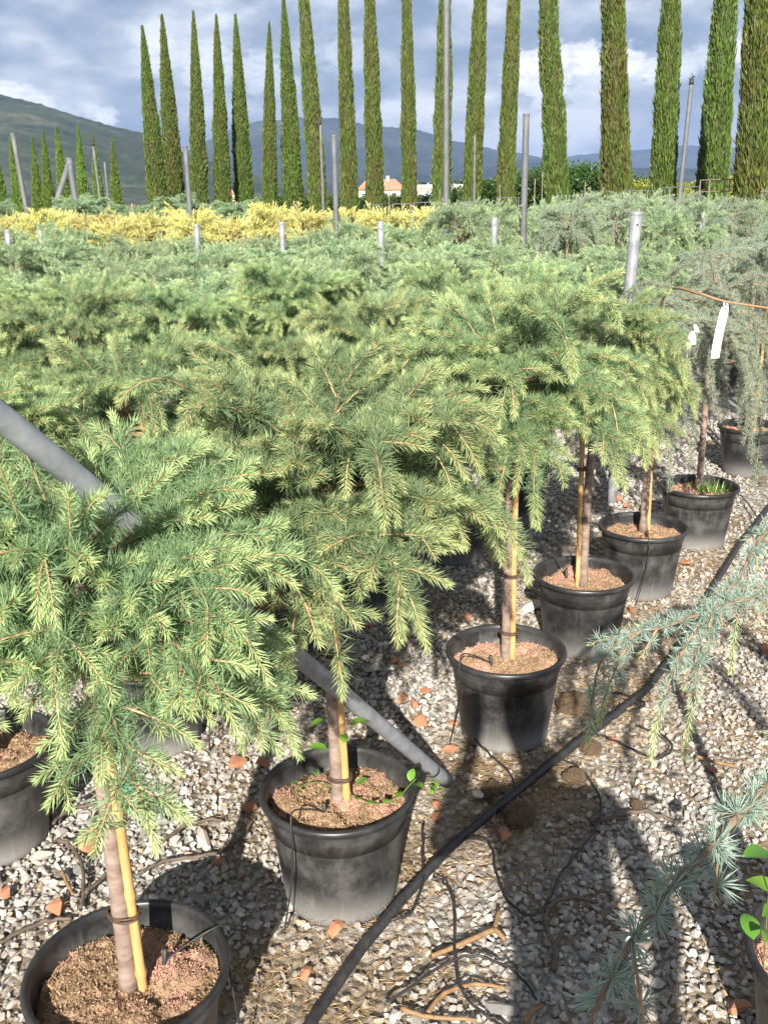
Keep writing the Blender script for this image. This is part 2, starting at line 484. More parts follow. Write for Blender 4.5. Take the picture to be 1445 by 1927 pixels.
def hill(name, label, prof, r0, r1, r2, mat, rough, seed, lump):
    """a ridge: prof = (azimuth deg, crest height m) at distance r1; rises from r0, falls to r2"""
    A = np.array([p[0] for p in prof])
    Hh = np.array([p[1] for p in prof])
    az_ = np.linspace(A[0], A[-1], 260)
    hh = np.interp(az_, A, Hh)
    kern = np.ones(5) / 5
    hh = np.convolve(np.pad(hh, 2, mode='edge'), kern, 'valid')
    js = np.concatenate([np.linspace(0, 1, 44), np.linspace(1.08, 2.0, 10)])
    r = np.where(js <= 1, r0 + (r1 - r0) * js, r1 + (r2 - r1) * (js - 1))
    shape = np.where(js <= 1, np.sin(np.clip(js, 0, 1) * PI / 2) ** 1.5, np.cos((js - 1) * PI / 2))
    a = np.radians(az_)[None, :]
    X = r[:, None] * np.sin(a)
    Y = r[:, None] * np.cos(a)
    nz = fbm(X / lump, Y / lump, seed, 5) - 0.5
    ridg = 0.5 - np.abs(fbm(X / (lump * 0.8) + 9, Y / (lump * 2.2), seed + 3, 5) - 0.5) * 2
    env = np.sin(np.clip(js, 0, 2) * PI / 2)[:, None]
    Zz = hh[None] * shape[:, None] * (1 + 0.06 * nz) + env * (nz * rough * 1.4 + (ridg - 0.25) * rough) * np.clip(1.15 - js, 0.12, 1)[:, None]
    tree = rng.random(Zz.shape) * (r1 / 2500.0) * 3.5
    Zz = np.maximum(Zz + tree, -2)
    Zz[0] = -3
    Zz[-1] = -3
    gg = Geo()
    nA, nJ = len(az_), len(js)
    i = np.arange(nJ - 1)[:, None] * nA
    j = np.arange(nA - 1)[None]
    gg.add(np.stack([X, Y, Zz], -1), np.stack([i + j, i + j + 1, i + nA + j + 1, i + nA + j], -1).reshape(-1, 4))
    return tag(link(name, gg.mesh(name, mat, True)), label, None, None, 'structure')


def crest(pts, dist):
    """(azimuth deg, elevation deg) -> (azimuth, crest height)"""
    return [(a, dist * math.tan(R(e)) + 1.65) for a, e in pts]


wood_hill = hill_mat('wooded_hillside', (0.018, 0.03, 0.02), (0.05, 0.066, 0.042), (0.125, 0.12, 0.085), 0.006)
wood_far = hill_mat('far_wooded_mountain', (0.012, 0.02, 0.018), (0.03, 0.043, 0.033), (0.07, 0.08, 0.055), 0.0012)
hill('hill', 'long wooded hillside falling from upper left', crest([(-60, 3.0), (-50, 4.4), (-40, 5.0), (-30, 5.3), (-24, 5.2), (-19.5, 4.93), (-18, 4.64), (-17, 4.41), (-15.7, 3.9), (-14.2, 3.55), (-12.5, 3.15), (-10.9, 2.46), (-9, 1.78), (-6.8, 1.03), (-4.5, 0.29), (-3, -0.1)], 2400), 900, 2400, 3400, wood_hill, 46, 4, 420)
hill('mountain', 'blue hazy mountain behind the cypresses', crest([(-24, 0.4), (-18, 1.4), (-13, 1.9), (-10.9, 2.2), (-9.5, 2.86), (-8.3, 3.38), (-6.9, 3.72), (-5.4, 3.67), (-4.3, 3.78), (-2.6, 3.78), (-1.4, 3.61), (-0.3, 3.55), (0.9, 3.38), (2.3, 3.15), (3.8, 2.64), (4.9, 2.41), (6.4, 2.18), (7.8, 1.95), (9.5, 1.72), (11.2, 1.38), (14, 1.0), (18, 0.7), (24, 0.3)], 6500), 3600, 6500, 8600, wood_far, 190, 11, 1100)
hill('foothill', 'dark lower ridge in front of the blue mountain', crest([(-8, 0.3), (-3, 1.0), (0, 1.45), (2.5, 1.7), (5, 1.6), (7.5, 1.7), (9.5, 1.45), (12, 1.15), (15, 1.25), (18, 1.1), (21, 1.2), (25, 1.1), (34, 0.9), (45, 0.4)], 5000), 2900, 5000, 6400, wood_far, 80, 21, 700)
hill('distant_range', 'pale distant range low on the right horizon', crest([(5, 0.5), (8, 1.4), (10, 1.83), (12.3, 2.01), (14, 2.06), (15.4, 2.23), (16.7, 2.18), (18.3, 2.06), (20.5, 1.89), (24, 1.8), (30, 1.7), (40, 1.2), (50, 0.5)], 9500), 7600, 9500, 11000, wood_far, 75, 31, 1500)

hz, t = new_mat('thin_air_haze')
vol = t.n('ShaderNodeVolumePrincipled', {'Color': (0.40, 0.57, 0.97, 1), 'Density': 9e-5, 'Anisotropy': 0.1})
o_ = t.n('ShaderNodeOutputMaterial')
t.t.links.new(vol.outputs[0], o_.inputs['Volume'])
g = Geo()
g.box((-13500, -13500, -4.5), (13500, 13500, 520))
tag(link('haze', g.mesh('haze', hz)), 'thin blue haze hanging over the whole valley', None, None, 'stuff')

# ------------------------------------------------------------------ where the pots stand
U = np.array([0.547, 0.837])              # along a row of pots
VV = np.array([-0.837, 0.547])            # across the rows, away to the left
P1 = np.array([-0.491, 1.483])            # the nearest pot
ROW1 = [(-0.491, 1.483), (-0.124, 2.059), (0.374, 2.803), (0.743, 3.436), (1.106, 3.981), (1.530, 4.576), (2.227, 5.833)]
ROW2 = [tuple(P1 + U * u + VV * 0.93) for u in (0.36, 0.97, 1.57, 2.25, 2.92, 3.58)]
TREE_A = (0.85, 1.478)                    # the blue cedar across the path
pots_near = ROW1 + ROW2 + [TREE_A]

# ------------------------------------------------------------------ gravel
def rock_templates(n, npts, seed, flat=0.75):
    out = []
    r = np.random.default_rng(seed)
    for q in range(n):
        bm = bmesh.new()
        P = norm(r.normal(size=(npts, 3))) * (0.8 + 0.25 * r.random((npts, 1)))
        P *= np.array([1.0, 0.62 + 0.35 * r.random(), (0.4 + 0.35 * r.random()) * flat / 0.75])
        vs = [bm.verts.new(p) for p in P]
        res = bmesh.ops.convex_hull(bm, input=vs)
        bmesh.ops.delete(bm, geom=[v for v in bm.verts if not v.link_faces], context='VERTS')
        bm.verts.index_update()
        Vt = np.array([v.co[:] for v in bm.verts])
        Ft = np.array([[v.index for v in f.verts] for f in bm.faces if len(f.verts) == 3])
        bm.free()
        out.append((Vt, Ft))
    return out


def rand_rot(N, r, tilt):
    yaw = r.random(N) * 2 * PI
    tx, ty = r.normal(size=N) * tilt, r.normal(size=N) * tilt
    cz, sz = np.cos(yaw), np.sin(yaw)
    Rz = np.zeros((N, 3, 3)); Rz[:, 0, 0] = cz; Rz[:, 0, 1] = -sz; Rz[:, 1, 0] = sz; Rz[:, 1, 1] = cz; Rz[:, 2, 2] = 1
    Rx = np.zeros((N, 3, 3)); Rx[:, 0, 0] = 1; Rx[:, 1, 1] = np.cos(tx); Rx[:, 1, 2] = -np.sin(tx); Rx[:, 2, 1] = np.sin(tx); Rx[:, 2, 2] = np.cos(tx)
    Ry = np.zeros((N, 3, 3)); Ry[:, 1, 1] = 1; Ry[:, 0, 0] = np.cos(ty); Ry[:, 0, 2] = np.sin(ty); Ry[:, 2, 0] = -np.sin(ty); Ry[:, 2, 2] = np.cos(ty)
    return Rx @ Ry @ Rz


def litter_amount(x, y):
    """where dry needles cover the stones: under the row of crowns, in patches"""
    v = (np.stack([x, y], -1) - P1) @ VV
    band = np.exp(-((v + 0.12) / 0.24) ** 2) * 0.75 + np.exp(-((v + 1.05) / 0.28) ** 2) * 0.45
    n = fbm(x * 2.6, y * 2.6, 5, 4)
    return np.clip(band * 1.5 + (n - 0.52) * 2.4, 0, 1)


def in_view(x, y, margin):
    half = 0.41 * (y * 0.953 + 0.5) + margin
    return (np.abs(x) < half)


tmpl = rock_templates(18, 13, 3)
rg = np.random.default_rng(11)


def scatter(y0, y1, step, xmin, margin):
    xs = np.arange(-4.2, 4.2, step)
    ys = np.arange(y0, y1, step)
    X, Y = [a.ravel() for a in np.meshgrid(xs, ys)]
    X = X + rg.uniform(-0.55, 0.55, len(X)) * step
    Y = Y + rg.uniform(-0.55, 0.55, len(Y)) * step
    ok = in_view(X, Y, margin) & (X > xmin)
    for px_, py_ in pots_near:
        ok &= (X - px_) ** 2 + (Y - py_) ** 2 > 0.138 ** 2
    return X[ok], Y[ok]


g = Geo()
for (y0, y1, step, xmin, margin, smin, smax) in [(1.25, 4.2, 0.0168, -9, 0.26, 0.0064, 0.0168), (4.2, 7.5, 0.025, -1.2, 0.2, 0.009, 0.019)]:
    X, Y = scatter(y0, y1, step, xmin, margin)
    lit_ = litter_amount(X, Y)
    keep = rg.random(len(X)) > lit_ * 0.72
    X, Y, lit_ = X[keep], Y[keep], lit_[keep]
    N = len(X)
    size = smin + (smax - smin) * rg.random(N) ** 1.6
    big = rg.random(N) < 0.02
    size[big] *= 1.5
    rot = rand_rot(N, rg, 0.45)
    zz = size * 0.35 + rg.random(N) * 0.008 - 0.002
    which = rg.integers(0, len(tmpl), N)
    tone = np.clip(0.5 + 0.33 * rg.normal(size=N), 0, 1)
    bright = np.clip(0.5 + 0.22 * rg.normal(size=N), 0.05, 1)
    warm = (rg.random(N) < 0.13) * rg.random(N) * 0.9 + lit_ * 0.25
    for q, (Vt, Ft) in enumerate(tmpl):
        ix = np.nonzero(which == q)[0]
        if not len(ix):
            continue
        W = np.einsum('nij,vj->nvi', rot[ix], Vt) * size[ix][:, None, None]
        W += np.stack([X[ix], Y[ix], zz[ix]], -1)[:, None]
        F = (Ft[None] + (np.arange(len(ix)) * len(Vt))[:, None, None]).reshape(-1, 3)
        T = np.repeat(np.stack([tone[ix], bright[ix], np.clip(warm[ix], 0, 1)], -1), len(Vt), 0)
        g.add(W.reshape(-1, 3), F, T)
tag(link('gravel', g.mesh('gravel', M['gravel'])), 'pale angular limestone gravel spread between the pots', None, None, 'stuff')

# dry needles that lie over and between the stones
g = Geo()
N = 190000
X = rg.uniform(-2.2, 2.4, N)
Y = rg.uniform(1.3, 4.6, N)
ok = in_view(X, Y, 0.25) & (rg.random(N) < litter_amount(X, Y) * 0.95 + 0.035)
for px_, py_ in pots_near:
    ok &= (X - px_) ** 2 + (Y - py_) ** 2 > 0.142 ** 2
X, Y = X[ok], Y[ok]
N = len(X)
yaw = rg.random(N) * 2 * PI
D = norm(np.stack([np.cos(yaw), np.sin(yaw), rg.normal(size=N) * 0.22], -1))
B = np.stack([X, Y, 0.009 + rg.random(N) * 0.019], -1)
T = np.stack([rg.random(N), rg.random(N), np.zeros(N)], -1)
g.needles(B, D, rg.uniform(0.018, 0.036, N), 0.0016, T, rg)
tag(link('needle_litter', g.mesh('needle_litter', M['litter'])), 'brown dry cedar needles littered over the gravel', None, None, 'stuff')

# ------------------------------------------------------------------ cedar growth
UP = np.array([0.0, 0, 1])


def rot_about(v, axis, a):
    axis = axis / np.linalg.norm(axis)
    return v * math.cos(a) + np.cross(axis, v) * math.sin(a) + axis * np.dot(axis, v) * (1 - math.cos(a))


def grow(p, d, L, droop, n, r, wig=0.12, lift=0.0):
    """a shoot of length L that bends down (droop) and lifts at its start (lift)"""
    pts = [np.array(p, float)]
    d = norm(d)
    st = L / n
    for i in range(n):
        f = (i + 0.5) / n
        d = norm(d + np.array([0, 0, -droop * f + lift * (1 - f)]) * st * 6 + r.normal(size=3) * wig * 0.35)
        pts.append(pts[-1] + d * st)
    return np.array(pts)


def along(pts, s):
    seg = np.linalg.norm(np.diff(pts, axis=0), axis=1)
    a = np.concatenate([[0], np.cumsum(seg)])
    P = np.stack([np.interp(s, a, pts[:, i]) for i in range(3)], -1)
    tg = norm(np.diff(pts, axis=0))
    idx = np.clip(np.searchsorted(a, s, 'right') - 1, 0, len(tg) - 1)
    return P, tg[idx], a[-1]


def frame(t, r=None):
    ref = np.where(np.abs(t[:, 2:3]) > 0.9, np.array([1.0, 0, 0]), np.array([0, 0, 1.0]))
    a = norm(np.cross(t, ref))
    return a, np.cross(t, a)


SP = {
    'deodar': dict(gap=0.0125, n=17, ln=(0.030, 0.043), ngap=0.00095, nl=(0.019, 0.028), w=0.00185, ang=0.80),
    'blue': dict(gap=0.0130, n=24, ln=(0.017, 0.024), ngap=0.0015, nl=(0.010, 0.016), w=0.0016, ang=0.85),
    'gold': dict(gap=0.0105, n=17, ln=(0.022, 0.032), ngap=0.00085, nl=(0.018, 0.027), w=0.0018, ang=0.7),
    'branch': dict(gap=0.0215, n=46, ln=(0.024, 0.031), ngap=0.0015, nl=(0.010, 0.016), w=0.00155, ang=0.85),
}


def foliate(geo, pts, Lnew, sp, r, q=1.0, wq=1.0, s0=0.0, newness=1.0, age=0.0):
    """needles on one shoot: whorled spurs on old wood, single needles round the new tip"""
    tot = np.linalg.norm(np.diff(pts, axis=0), axis=1).sum()
    Lnew = min(Lnew, tot - s0)
    ga = 2.399963
    # old wood
    so = np.arange(s0, tot - Lnew * 0.9, sp['gap'] / min(1.0, q * 1.3 + 0.15))
    if len(so):
        so = so + r.uniform(-0.3, 0.3, len(so)) * sp['gap']
        P, t, _ = along(pts, so)
        a, b = frame(t)
        ph = np.arange(len(so)) * ga + r.random() * 6
        out = np.cos(ph)[:, None] * a + np.sin(ph)[:, None] * b
        axis = norm(out + UP * 0.55 + t * 0.25)
        n = max(4, int(sp['n'] * q))
        Pn = np.repeat(P + out * 0.003, n, 0)
        ax = np.repeat(axis, n, 0)
        e1, e2 = frame(ax)
        be = np.arccos(1 - r.random(len(Pn)) * 1.02)
        be = 0.25 + be * 0.85
        al = r.random(len(Pn)) * 2 * PI
        D = norm(ax * np.cos(be)[:, None] + (np.cos(al)[:, None] * e1 + np.sin(al)[:, None] * e2) * np.sin(be)[:, None])
        L = r.uniform(*sp['ln'], len(Pn))
        T = np.stack([np.clip(0.10 + 0.14 * r.random(len(Pn)) - age, 0, 1), r.random(len(Pn)), np.zeros(len(Pn))], -1)
        geo.needles(Pn, D, L, sp['w'] * wq, T, r, curl=0.02)
    # new growth
    if Lnew > 0.004:
        n = max(6, int(Lnew / sp['ngap'] * q))
        s = tot - Lnew + Lnew * (np.arange(n) + 0.5) / n
        P, t, _ = along(pts, s)
        a, b = frame(t)
        ph = np.arange(n) * ga + r.random() * 6
        f = (np.arange(n) + 0.5) / n
        an = sp['ang'] * (1.05 - 0.55 * f ** 2) + r.normal(size=n) * 0.10
        out = np.cos(ph)[:, None] * a + np.sin(ph)[:, None] * b
        D = norm(t * np.cos(an)[:, None] + out * np.sin(an)[:, None] + UP * 0.10)
        L = r.uniform(*sp['nl'], n) * (1.1 - 0.45 * f ** 3)
        T = np.stack([np.clip(newness * (0.45 + 0.55 * f) + r.normal(size=n) * 0.08, 0, 1), r.random(n), np.zeros(n)], -1)
        geo.needles(P, D, L, sp['w'] * wq * 1.12, T, r, curl=0.03)


def spread_crown(seed, q=1.0, wq=1.0, species='deodar', n_limb=19, reach=(0.36, 0.50), head=1.06, spurt=1.0, new=1.0, top=0.07, wood=True, droop=1.0, hlen=(0.12, 0.22), nh=4):
    """low umbrella of arching limbs, each a flat spray of drooping shoots"""
    r = np.random.default_rng(seed)
    sp = SP[species]
    fo, wo = Geo(), Geo()
    for i in range(n_limb):
        azm = i * 2.399963 + r.normal() * 0.22
        hi = i / (n_limb - 1)
        e = R(-6 + 46 * hi ** 1.4) + r.normal() * 0.10
        z0 = head - 0.09 + 0.10 * hi + r.uniform(-0.02, 0.02)
        L = r.uniform(*reach) * (1.0 - 0.25 * hi)
        d = np.array([math.cos(azm) * math.cos(e), math.sin(azm) * math.cos(e), math.sin(e)])
        limb = grow((math.cos(azm) * 0.012, math.sin(azm) * 0.012, z0), d, L, (0.85 + 0.25 * hi) * droop, 9, r, 0.10, 0.12)
        wo.tube(limb, np.linspace(0.0065, 0.0016, len(limb)), 6, (0.3, r.random(), 0.6))
        foliate(fo, limb, 0.07, sp, r, q, wq, s0=0.10, newness=new)
        s = 0.07
        side = 1 if r.random() < 0.5 else -1
        while s < L - 0.03:
            Pp, tt, _ = along(limb, np.array([s]))
            p, t_ = Pp[0], tt[0]
            f = s / L
            sl = (0.21 * (1 - f) + 0.075) * r.uniform(0.7, 1.25)
            dd = rot_about(t_, UP, side * r.uniform(0.6, 1.1)) + np.array([0, 0, r.uniform(-0.10, 0.22) * (1.0 if r.random() < 0.85 else 2.2)])
            sec = grow(p, dd, sl, r.uniform(0.55, 1.5) * droop, 6, r, 0.12, 0.04)
            if wood:
                wo.tube(sec, np.linspace(0.0026, 0.0011, len(sec)), 4, (r.random() * 0.8 + 0.2, r.random(), 0.0))
            foliate(fo, sec, min(sl * 0.66, r.uniform(0.06, 0.10)), sp, r, q, wq, s0=0.012, newness=new)
            s2 = 0.035
            sd = 1
            while s2 < sl - 0.035:
                P2, t2, _ = along(sec, np.array([s2]))
                tl = r.uniform(0.04, 0.085) * (1.15 - 0.5 * s2 / sl)
                d2 = rot_about(t2[0], UP, sd * r.uniform(0.55, 1.0)) + np.array([0, 0, r.uniform(-0.25, 0.35)])
                ter = grow(P2[0], d2, tl, r.uniform(0.4, 1.2), 4, r, 0.12)
                if wood:
                    wo.tube(ter, np.linspace(0.0015, 0.0009, len(ter)), 3, (r.random() * 0.6 + 0.4, r.random(), 0.0))
                foliate(fo, ter, tl * 0.72, sp, r, q, wq, s0=0.006, newness=new * r.uniform(0.55, 1.0))
                s2 += r.uniform(0.034, 0.052)
                sd = -sd
            s += r.uniform(0.030, 0.048) / spurt
            side = -side
        # pendulous tips under the limb
        for q_ in range(nh):
            Pp, tt, _ = along(limb, np.array([L * r.uniform(0.5, 0.98)]))
            hang = grow(Pp[0], tt[0] + np.array([0, 0, -0.5]) + r.normal(size=3) * 0.25, r.uniform(*hlen), 2.6, 6, r, 0.08)
            if wood:
                wo.tube(hang, np.linspace(0.0024, 0.001, len(hang)), 4, (0.8, r.random(), 0.0))
            foliate(fo, hang, 0.085, sp, r, q, wq, s0=0.01, newness=new)
    # a few upright leaders on top
    for q_ in range(int(top * 60)):
        a0 = r.random() * 2 * PI
        rr_ = r.uniform(0.03, 0.22)
        up = grow((rr_ * math.cos(a0), rr_ * math.sin(a0), head + 0.12 - rr_ * 0.2), (math.cos(a0) * 0.6, math.sin(a0) * 0.6, 1.0), r.uniform(0.10, 0.2), 0.5, 6, r, 0.1)
        if wood:
            wo.tube(up, np.linspace(0.0026, 0.001, len(up)), 4, (0.7, r.random(), 0.0))
        foliate(fo, up, 0.085, sp, r, q, wq, s0=0.01, newness=new)
    return fo, wo


def weeping_crown(seed, q=1.0, wq=1.0, head=1.22, n_limb=9, low=0.30, species='blue'):
    """few bare arching limbs that let long thin strands hang"""
    r = np.random.default_rng(seed)
    sp = SP[species]
    fo, wo = Geo(), Geo()
    for i in range(n_limb):
        azm = i * 2.399963 + r.normal() * 0.3
        L = r.uniform(0.16, 0.40)
        e = r.uniform(0.0, 0.6)
        d = np.array([math.cos(azm) * math.cos(e), math.sin(azm) * math.cos(e), math.sin(e)])
        limb = grow((0, 0, head - 0.12 + 0.16 * r.random()), d, L, 0.75, 9, r, 0.14, 0.1)
        wo.tube(limb, np.linspace(0.0075, 0.0022, len(limb)), 6, (0.1, r.random(), 0.7))
        foliate(fo, limb, 0.02, sp, r, q, wq, s0=0.04, newness=0.5)
        s = 0.06
        side = 1
        while s < L:
            P_, t_, _ = along(limb, np.array([s]))
            hl = min(P_[0][2] - low, r.uniform(0.25, 0.75) * (1.0 if r.random() < 0.75 else 1.35))
            if hl > 0.05:
                d2 = rot_about(t_[0], UP, side * r.uniform(0.4, 1.1)) + np.array([0, 0, -0.15])
                hang = grow(P_[0], d2, hl, 2.4, 9, r, 0.12)
                wo.tube(hang, np.linspace(0.0028, 0.0012, len(hang)), 4, (0.5, r.random(), 0.1))
                foliate(fo, hang, 0.05, sp, r, q, wq, s0=0.006, newness=0.7)
                s2 = 0.05
                while s2 < hl - 0.03:
                    P2, t2, _ = along(hang, np.array([s2]))
                    a_ = r.random() * 2 * PI
                    tw = grow(P2[0], t2[0] + np.array([math.cos(a_), math.sin(a_), 0]) * 0.8, r.uniform(0.03, 0.10), 1.4, 4, r, 0.1)
                    wo.tube(tw, np.linspace(0.0014, 0.0009, len(tw)), 3, (0.5, r.random(), 0))
                    foliate(fo, tw, 0.02, sp, r, q, wq, s0=0.004, newness=0.6)
                    s2 += r.uniform(0.05, 0.10)
            s += r.uniform(0.035, 0.06)
            side = -side
    return fo, wo


def crown_mats(kind):
    return M[kind]


CR = {'near': [], 'mid': [], 'far': [], 'gold': [], 'blue': [], 'bluefar': []}
for k_, sd in enumerate((101, 202, 303, 404)):
    fo, wo = spread_crown(sd, droop=(0.62, 0.72, 0.72, 0.8)[k_], hlen=((0.08, 0.14), (0.11, 0.2), (0.11, 0.2), (0.12, 0.2))[k_], nh=(4, 4, 4, 3)[k_], head=(1.02, 1.10, 1.12, 1.08)[k_], reach=((0.38, 0.52), (0.37, 0.50), (0.38, 0.50), (0.36, 0.48))[k_], n_limb=(25, 27, 25, 22)[k_])
    CR['near'].append((fo.mesh('cedar_crown', M['deodar']), wo.mesh('cedar_limbs', M['twig'], True)))
for k_, sd in enumerate((11, 12, 13)):
    fo, wo = spread_crown(sd, q=0.42, wq=1.9, head=1.12, wood=False, n_limb=19, reach=(0.42, 0.58), top=0.10, droop=0.85)
    CR['far'].append((fo.mesh('cedar_crown_massed', M['deodar_far']), wo.mesh('cedar_limbs_massed', M['twig'], True)))
for k_, sd in enumerate((21, 22)):
    fo, wo = spread_crown(sd, q=0.40, wq=2.2, species='gold', head=1.10, wood=False, n_limb=17, reach=(0.45, 0.62), top=0.5, new=1.2, droop=0.55)
    CR['gold'].append((fo.mesh('golden_crown', M['gold']), wo.mesh('golden_limbs', M['twig'], True)))
for k_, sd in enumerate((31, 32, 33)):
    fo, wo = weeping_crown(sd, head=1.2, n_limb=6 + k_)
    CR['blue'].append((fo.mesh('blue_weeping_crown', M['blue']), wo.mesh('blue_weeping_limbs', M['twig'], True)))
for k_, sd in enumerate((41, 42)):
    fo, wo = spread_crown(sd, q=0.42, wq=1.9, species='blue', head=1.15, wood=False, n_limb=18, reach=(0.45, 0.60), top=0.2, new=0.7)
    CR['bluefar'].append((fo.mesh('blue_massed_crown', M['blue']), wo.mesh('blue_massed_limbs', M['twig'], True)))

# ------------------------------------------------------------------ pot, soil, trunk, stake
def pot_mesh():
    body = [(0.0, 0.006), (0.120, 0.006), (0.132, 0.0), (0.1365, 0.004), (0.1385, 0.02), (0.1655, 0.238), (0.1665, 0.243), (0.1705, 0.246), (0.1715, 0.250), (0.1745, 0.278)]
    inner = [(0.1728, 0.287), (0.1700, 0.262), (0.1640, 0.215), (0.0, 0.215)]
    rim = [(0.1742, 0.276), (0.1765, 0.279), (0.1845, 0.2805), (0.1880, 0.284), (0.1890, 0.290), (0.1875, 0.2965), (0.1830, 0.300), (0.1775, 0.2990), (0.1740, 0.295), (0.1724, 0.284)]
    gg = Geo()
    gg.lathe(body, 72)
    gg.lathe(inner, 72)
    g2 = Geo()
    g2.lathe(rim, 72)
    return gg.mesh('grow_pot', M['pot'], True), g2.mesh('pot_rim', M['pot'], True)


def soil_mesh(seed):
    r = np.random.default_rng(seed)
    gg = Geo()
    K, S = 34, 96
    rad = np.linspace(0, 0.1655, K)
    th_ = np.arange(S) * 2 * PI / S
    X = rad[:, None] * np.cos(th_)
    Y = rad[:, None] * np.sin(th_)

    def hgt(X, Y):
        return 0.258 + 0.056 * (fbm(X * 14 + 5, Y * 16 + 7, seed, 4) - 0.5) + 0.012 * (fbm(X * 70, Y * 70, seed + 9, 3) - 0.5) - 0.016 * (np.hypot(X, Y) / 0.165) ** 5

    def pink(X, Y):
        n = fbm(X * 11 + seed * 3.1, Y * 11 - seed, seed + 4, 3)
        return np.clip((n - 0.53) * 9, 0, 1)
    Zz = hgt(X, Y)
    T = np.stack([fbm(X * 60, Y * 60, seed + 2, 3), fbm(X * 25, Y * 25, seed + 8, 3), pink(X, Y) * 0.85], -1)
    i = np.arange(K - 1)[:, None] * S
    j = np.arange(S)[None]
    k = (j + 1) % S
    gg.add(np.stack([X, Y, Zz], -1), np.stack([i + j, i + S + j, i + S + k, i + k], -1).reshape(-1, 4), T.reshape(-1, 3))
    # crumbs, chips of bark and straw
    N = 9000
    a = r.random(N) * 2 * PI
    rr_ = 0.162 * np.sqrt(r.random(N))
    X, Y = rr_ * np.cos(a), rr_ * np.sin(a)
    pk = pink(X, Y)
    B = np.stack([X, Y, hgt(X, Y) + 0.0005], -1)
    yaw = r.random(N) * 2 * PI
    D = norm(np.stack([np.cos(yaw), np.sin(yaw), np.abs(r.normal(size=N)) * 0.8], -1))
    T = np.stack([r.random(N), r.random(N), pk * 0.8], -1)
    gg.needles(B, D, r.uniform(0.003, 0.008, N) * np.where(r.random(N) < 0.08, 2.2, 1.0), r.uniform(0.002, 0.0042, N), T, r)
    return gg.mesh('pot_soil', M['soil'], False)


POT, RIM = pot_mesh()
SOIL = [soil_mesh(s) for s in (3, 8, 14)]


def trunk_mesh(seed, top, r0=0.0165, r1=0.012):
    r = np.random.default_rng(seed)
    gg = Geo()
    z = np.linspace(0.24, top, 40)
    x = 0.010 * np.sin(z * 5 + seed) * (z - 0.24)
    y = 0.010 * np.cos(z * 4 + seed * 2) * (z - 0.24)
    rad = np.linspace(r0, r1, 40) * (1 + 0.05 * r.normal(size=40))
    rad[0] *= 1.25
    rad[1] *= 1.12
    gg.tube(np.stack([x, y, z], -1), rad, 14)
    return gg.mesh('cedar_trunk', M['bark'], True)


def stake_mesh(seed, top, rad=0.0092):
    r = np.random.default_rng(seed)
    gg = Geo()
    n = 60
    z = np.linspace(0.235, top, n)
    node = np.zeros(n)
    for q in range(4, n, 13):
        node[q] = 1
    gg.tube(np.stack([0.004 * np.sin(z * 3 + seed), 0.003 * np.cos(z * 2.3), z], -1), rad * (1 + 0.26 * node), 12)
    return gg.mesh('bamboo_cane', M['bamboo'], True)


TRUNK = [trunk_mesh(s, 1.02) for s in (1, 2, 3)]
STAKE = [stake_mesh(s, tp) for s, tp in ((1, 1.02), (2, 0.92), (3, 1.12))]


def tie_mesh():
    gg = Geo()
    for dz_ in (-0.004, 0.003):
        a = np.linspace(0, 2 * PI, 29)
        P = np.stack([0.012 + 0.0305 * np.cos(a), 0.0195 * np.sin(a), dz_ + 0.003 * np.sin(a)], -1)
        gg.tube(P, 0.0024, 6, cap=False)
    return gg.mesh('plant_tie', M['tie'], True)


TIE = tie_mesh()


def drip_mesh(seed):
    r = np.random.default_rng(seed)
    gg = Geo()
    P = spline([(0.02 + 0.03 * r.random(), 0.2, 0.012), (0.0, 0.194, 0.18), (0.0, 0.190, 0.305), (0.01, 0.165, 0.325), (0.0, 0.11, 0.30), (-0.01, 0.075, 0.275)], 26)
    gg.tube(P, 0.0021, 6)
    gg.tube([(-0.01, 0.075, 0.30), (-0.012, 0.07, 0.262), (-0.014, 0.066, 0.24)], [0.005, 0.0045, 0.002], 6)
    return gg.mesh('drip_line', M['tubing'], True)


DRIP = [drip_mesh(1), drip_mesh(2)]


def potted(label, x, y, crown, group, rz=0.0, scale=1.0, zs=1.0, detail=2, stake_at=0.0, ties=(0.5,), name='potted_cedar', variant=0, stake_off=0.026, pot=True, flip=False, drip=None):
    """one potted tree: pot, soil, trunk, limbs, crown, cane and ties move together"""
    t_ = thing(name, label, 'potted tree', (x, y, 0.002), 0.0, group)
    cm, wm = crown
    s = (scale * (-1 if flip else 1), scale, zs)
    if detail >= 1:
        pt = link('pot', POT, t_, rot=(0, 0, variant * 1.3))
        link('rim', RIM, pt)
        link('soil', SOIL[variant % 3], t_, rot=(0, 0, variant * 2.1 + x))
    link('trunk', TRUNK[variant % 3], t_, rot=(0, 0, variant * 1.1), scale=(1, 1, zs * (1.14 if name == 'weeping_cedar' else 1.0)))
    link('limbs', wm, t_, rot=(0, 0, rz), scale=s)
    link('crown', cm, t_, rot=(0, 0, rz), scale=s)
    if detail >= 1:
        st = link('bamboo_stake', STAKE[variant % 3], t_, loc=(stake_off * math.cos(stake_at), stake_off * math.sin(stake_at), 0), rot=(R(random.uniform(-1.2, 1.2)), R(random.uniform(-1.2, 1.2)), 0))
        for z in ties:
            link('tie', TIE, st, loc=(-stake_off * math.cos(stake_at), -stake_off * math.sin(stake_at), z), rot=(0, 0, stake_at))
    if detail >= 2:
        link('drip_tube', DRIP[variant % 2], t_, rot=(0, 0, drip if drip is not None else 2.4 + variant))
    return t_


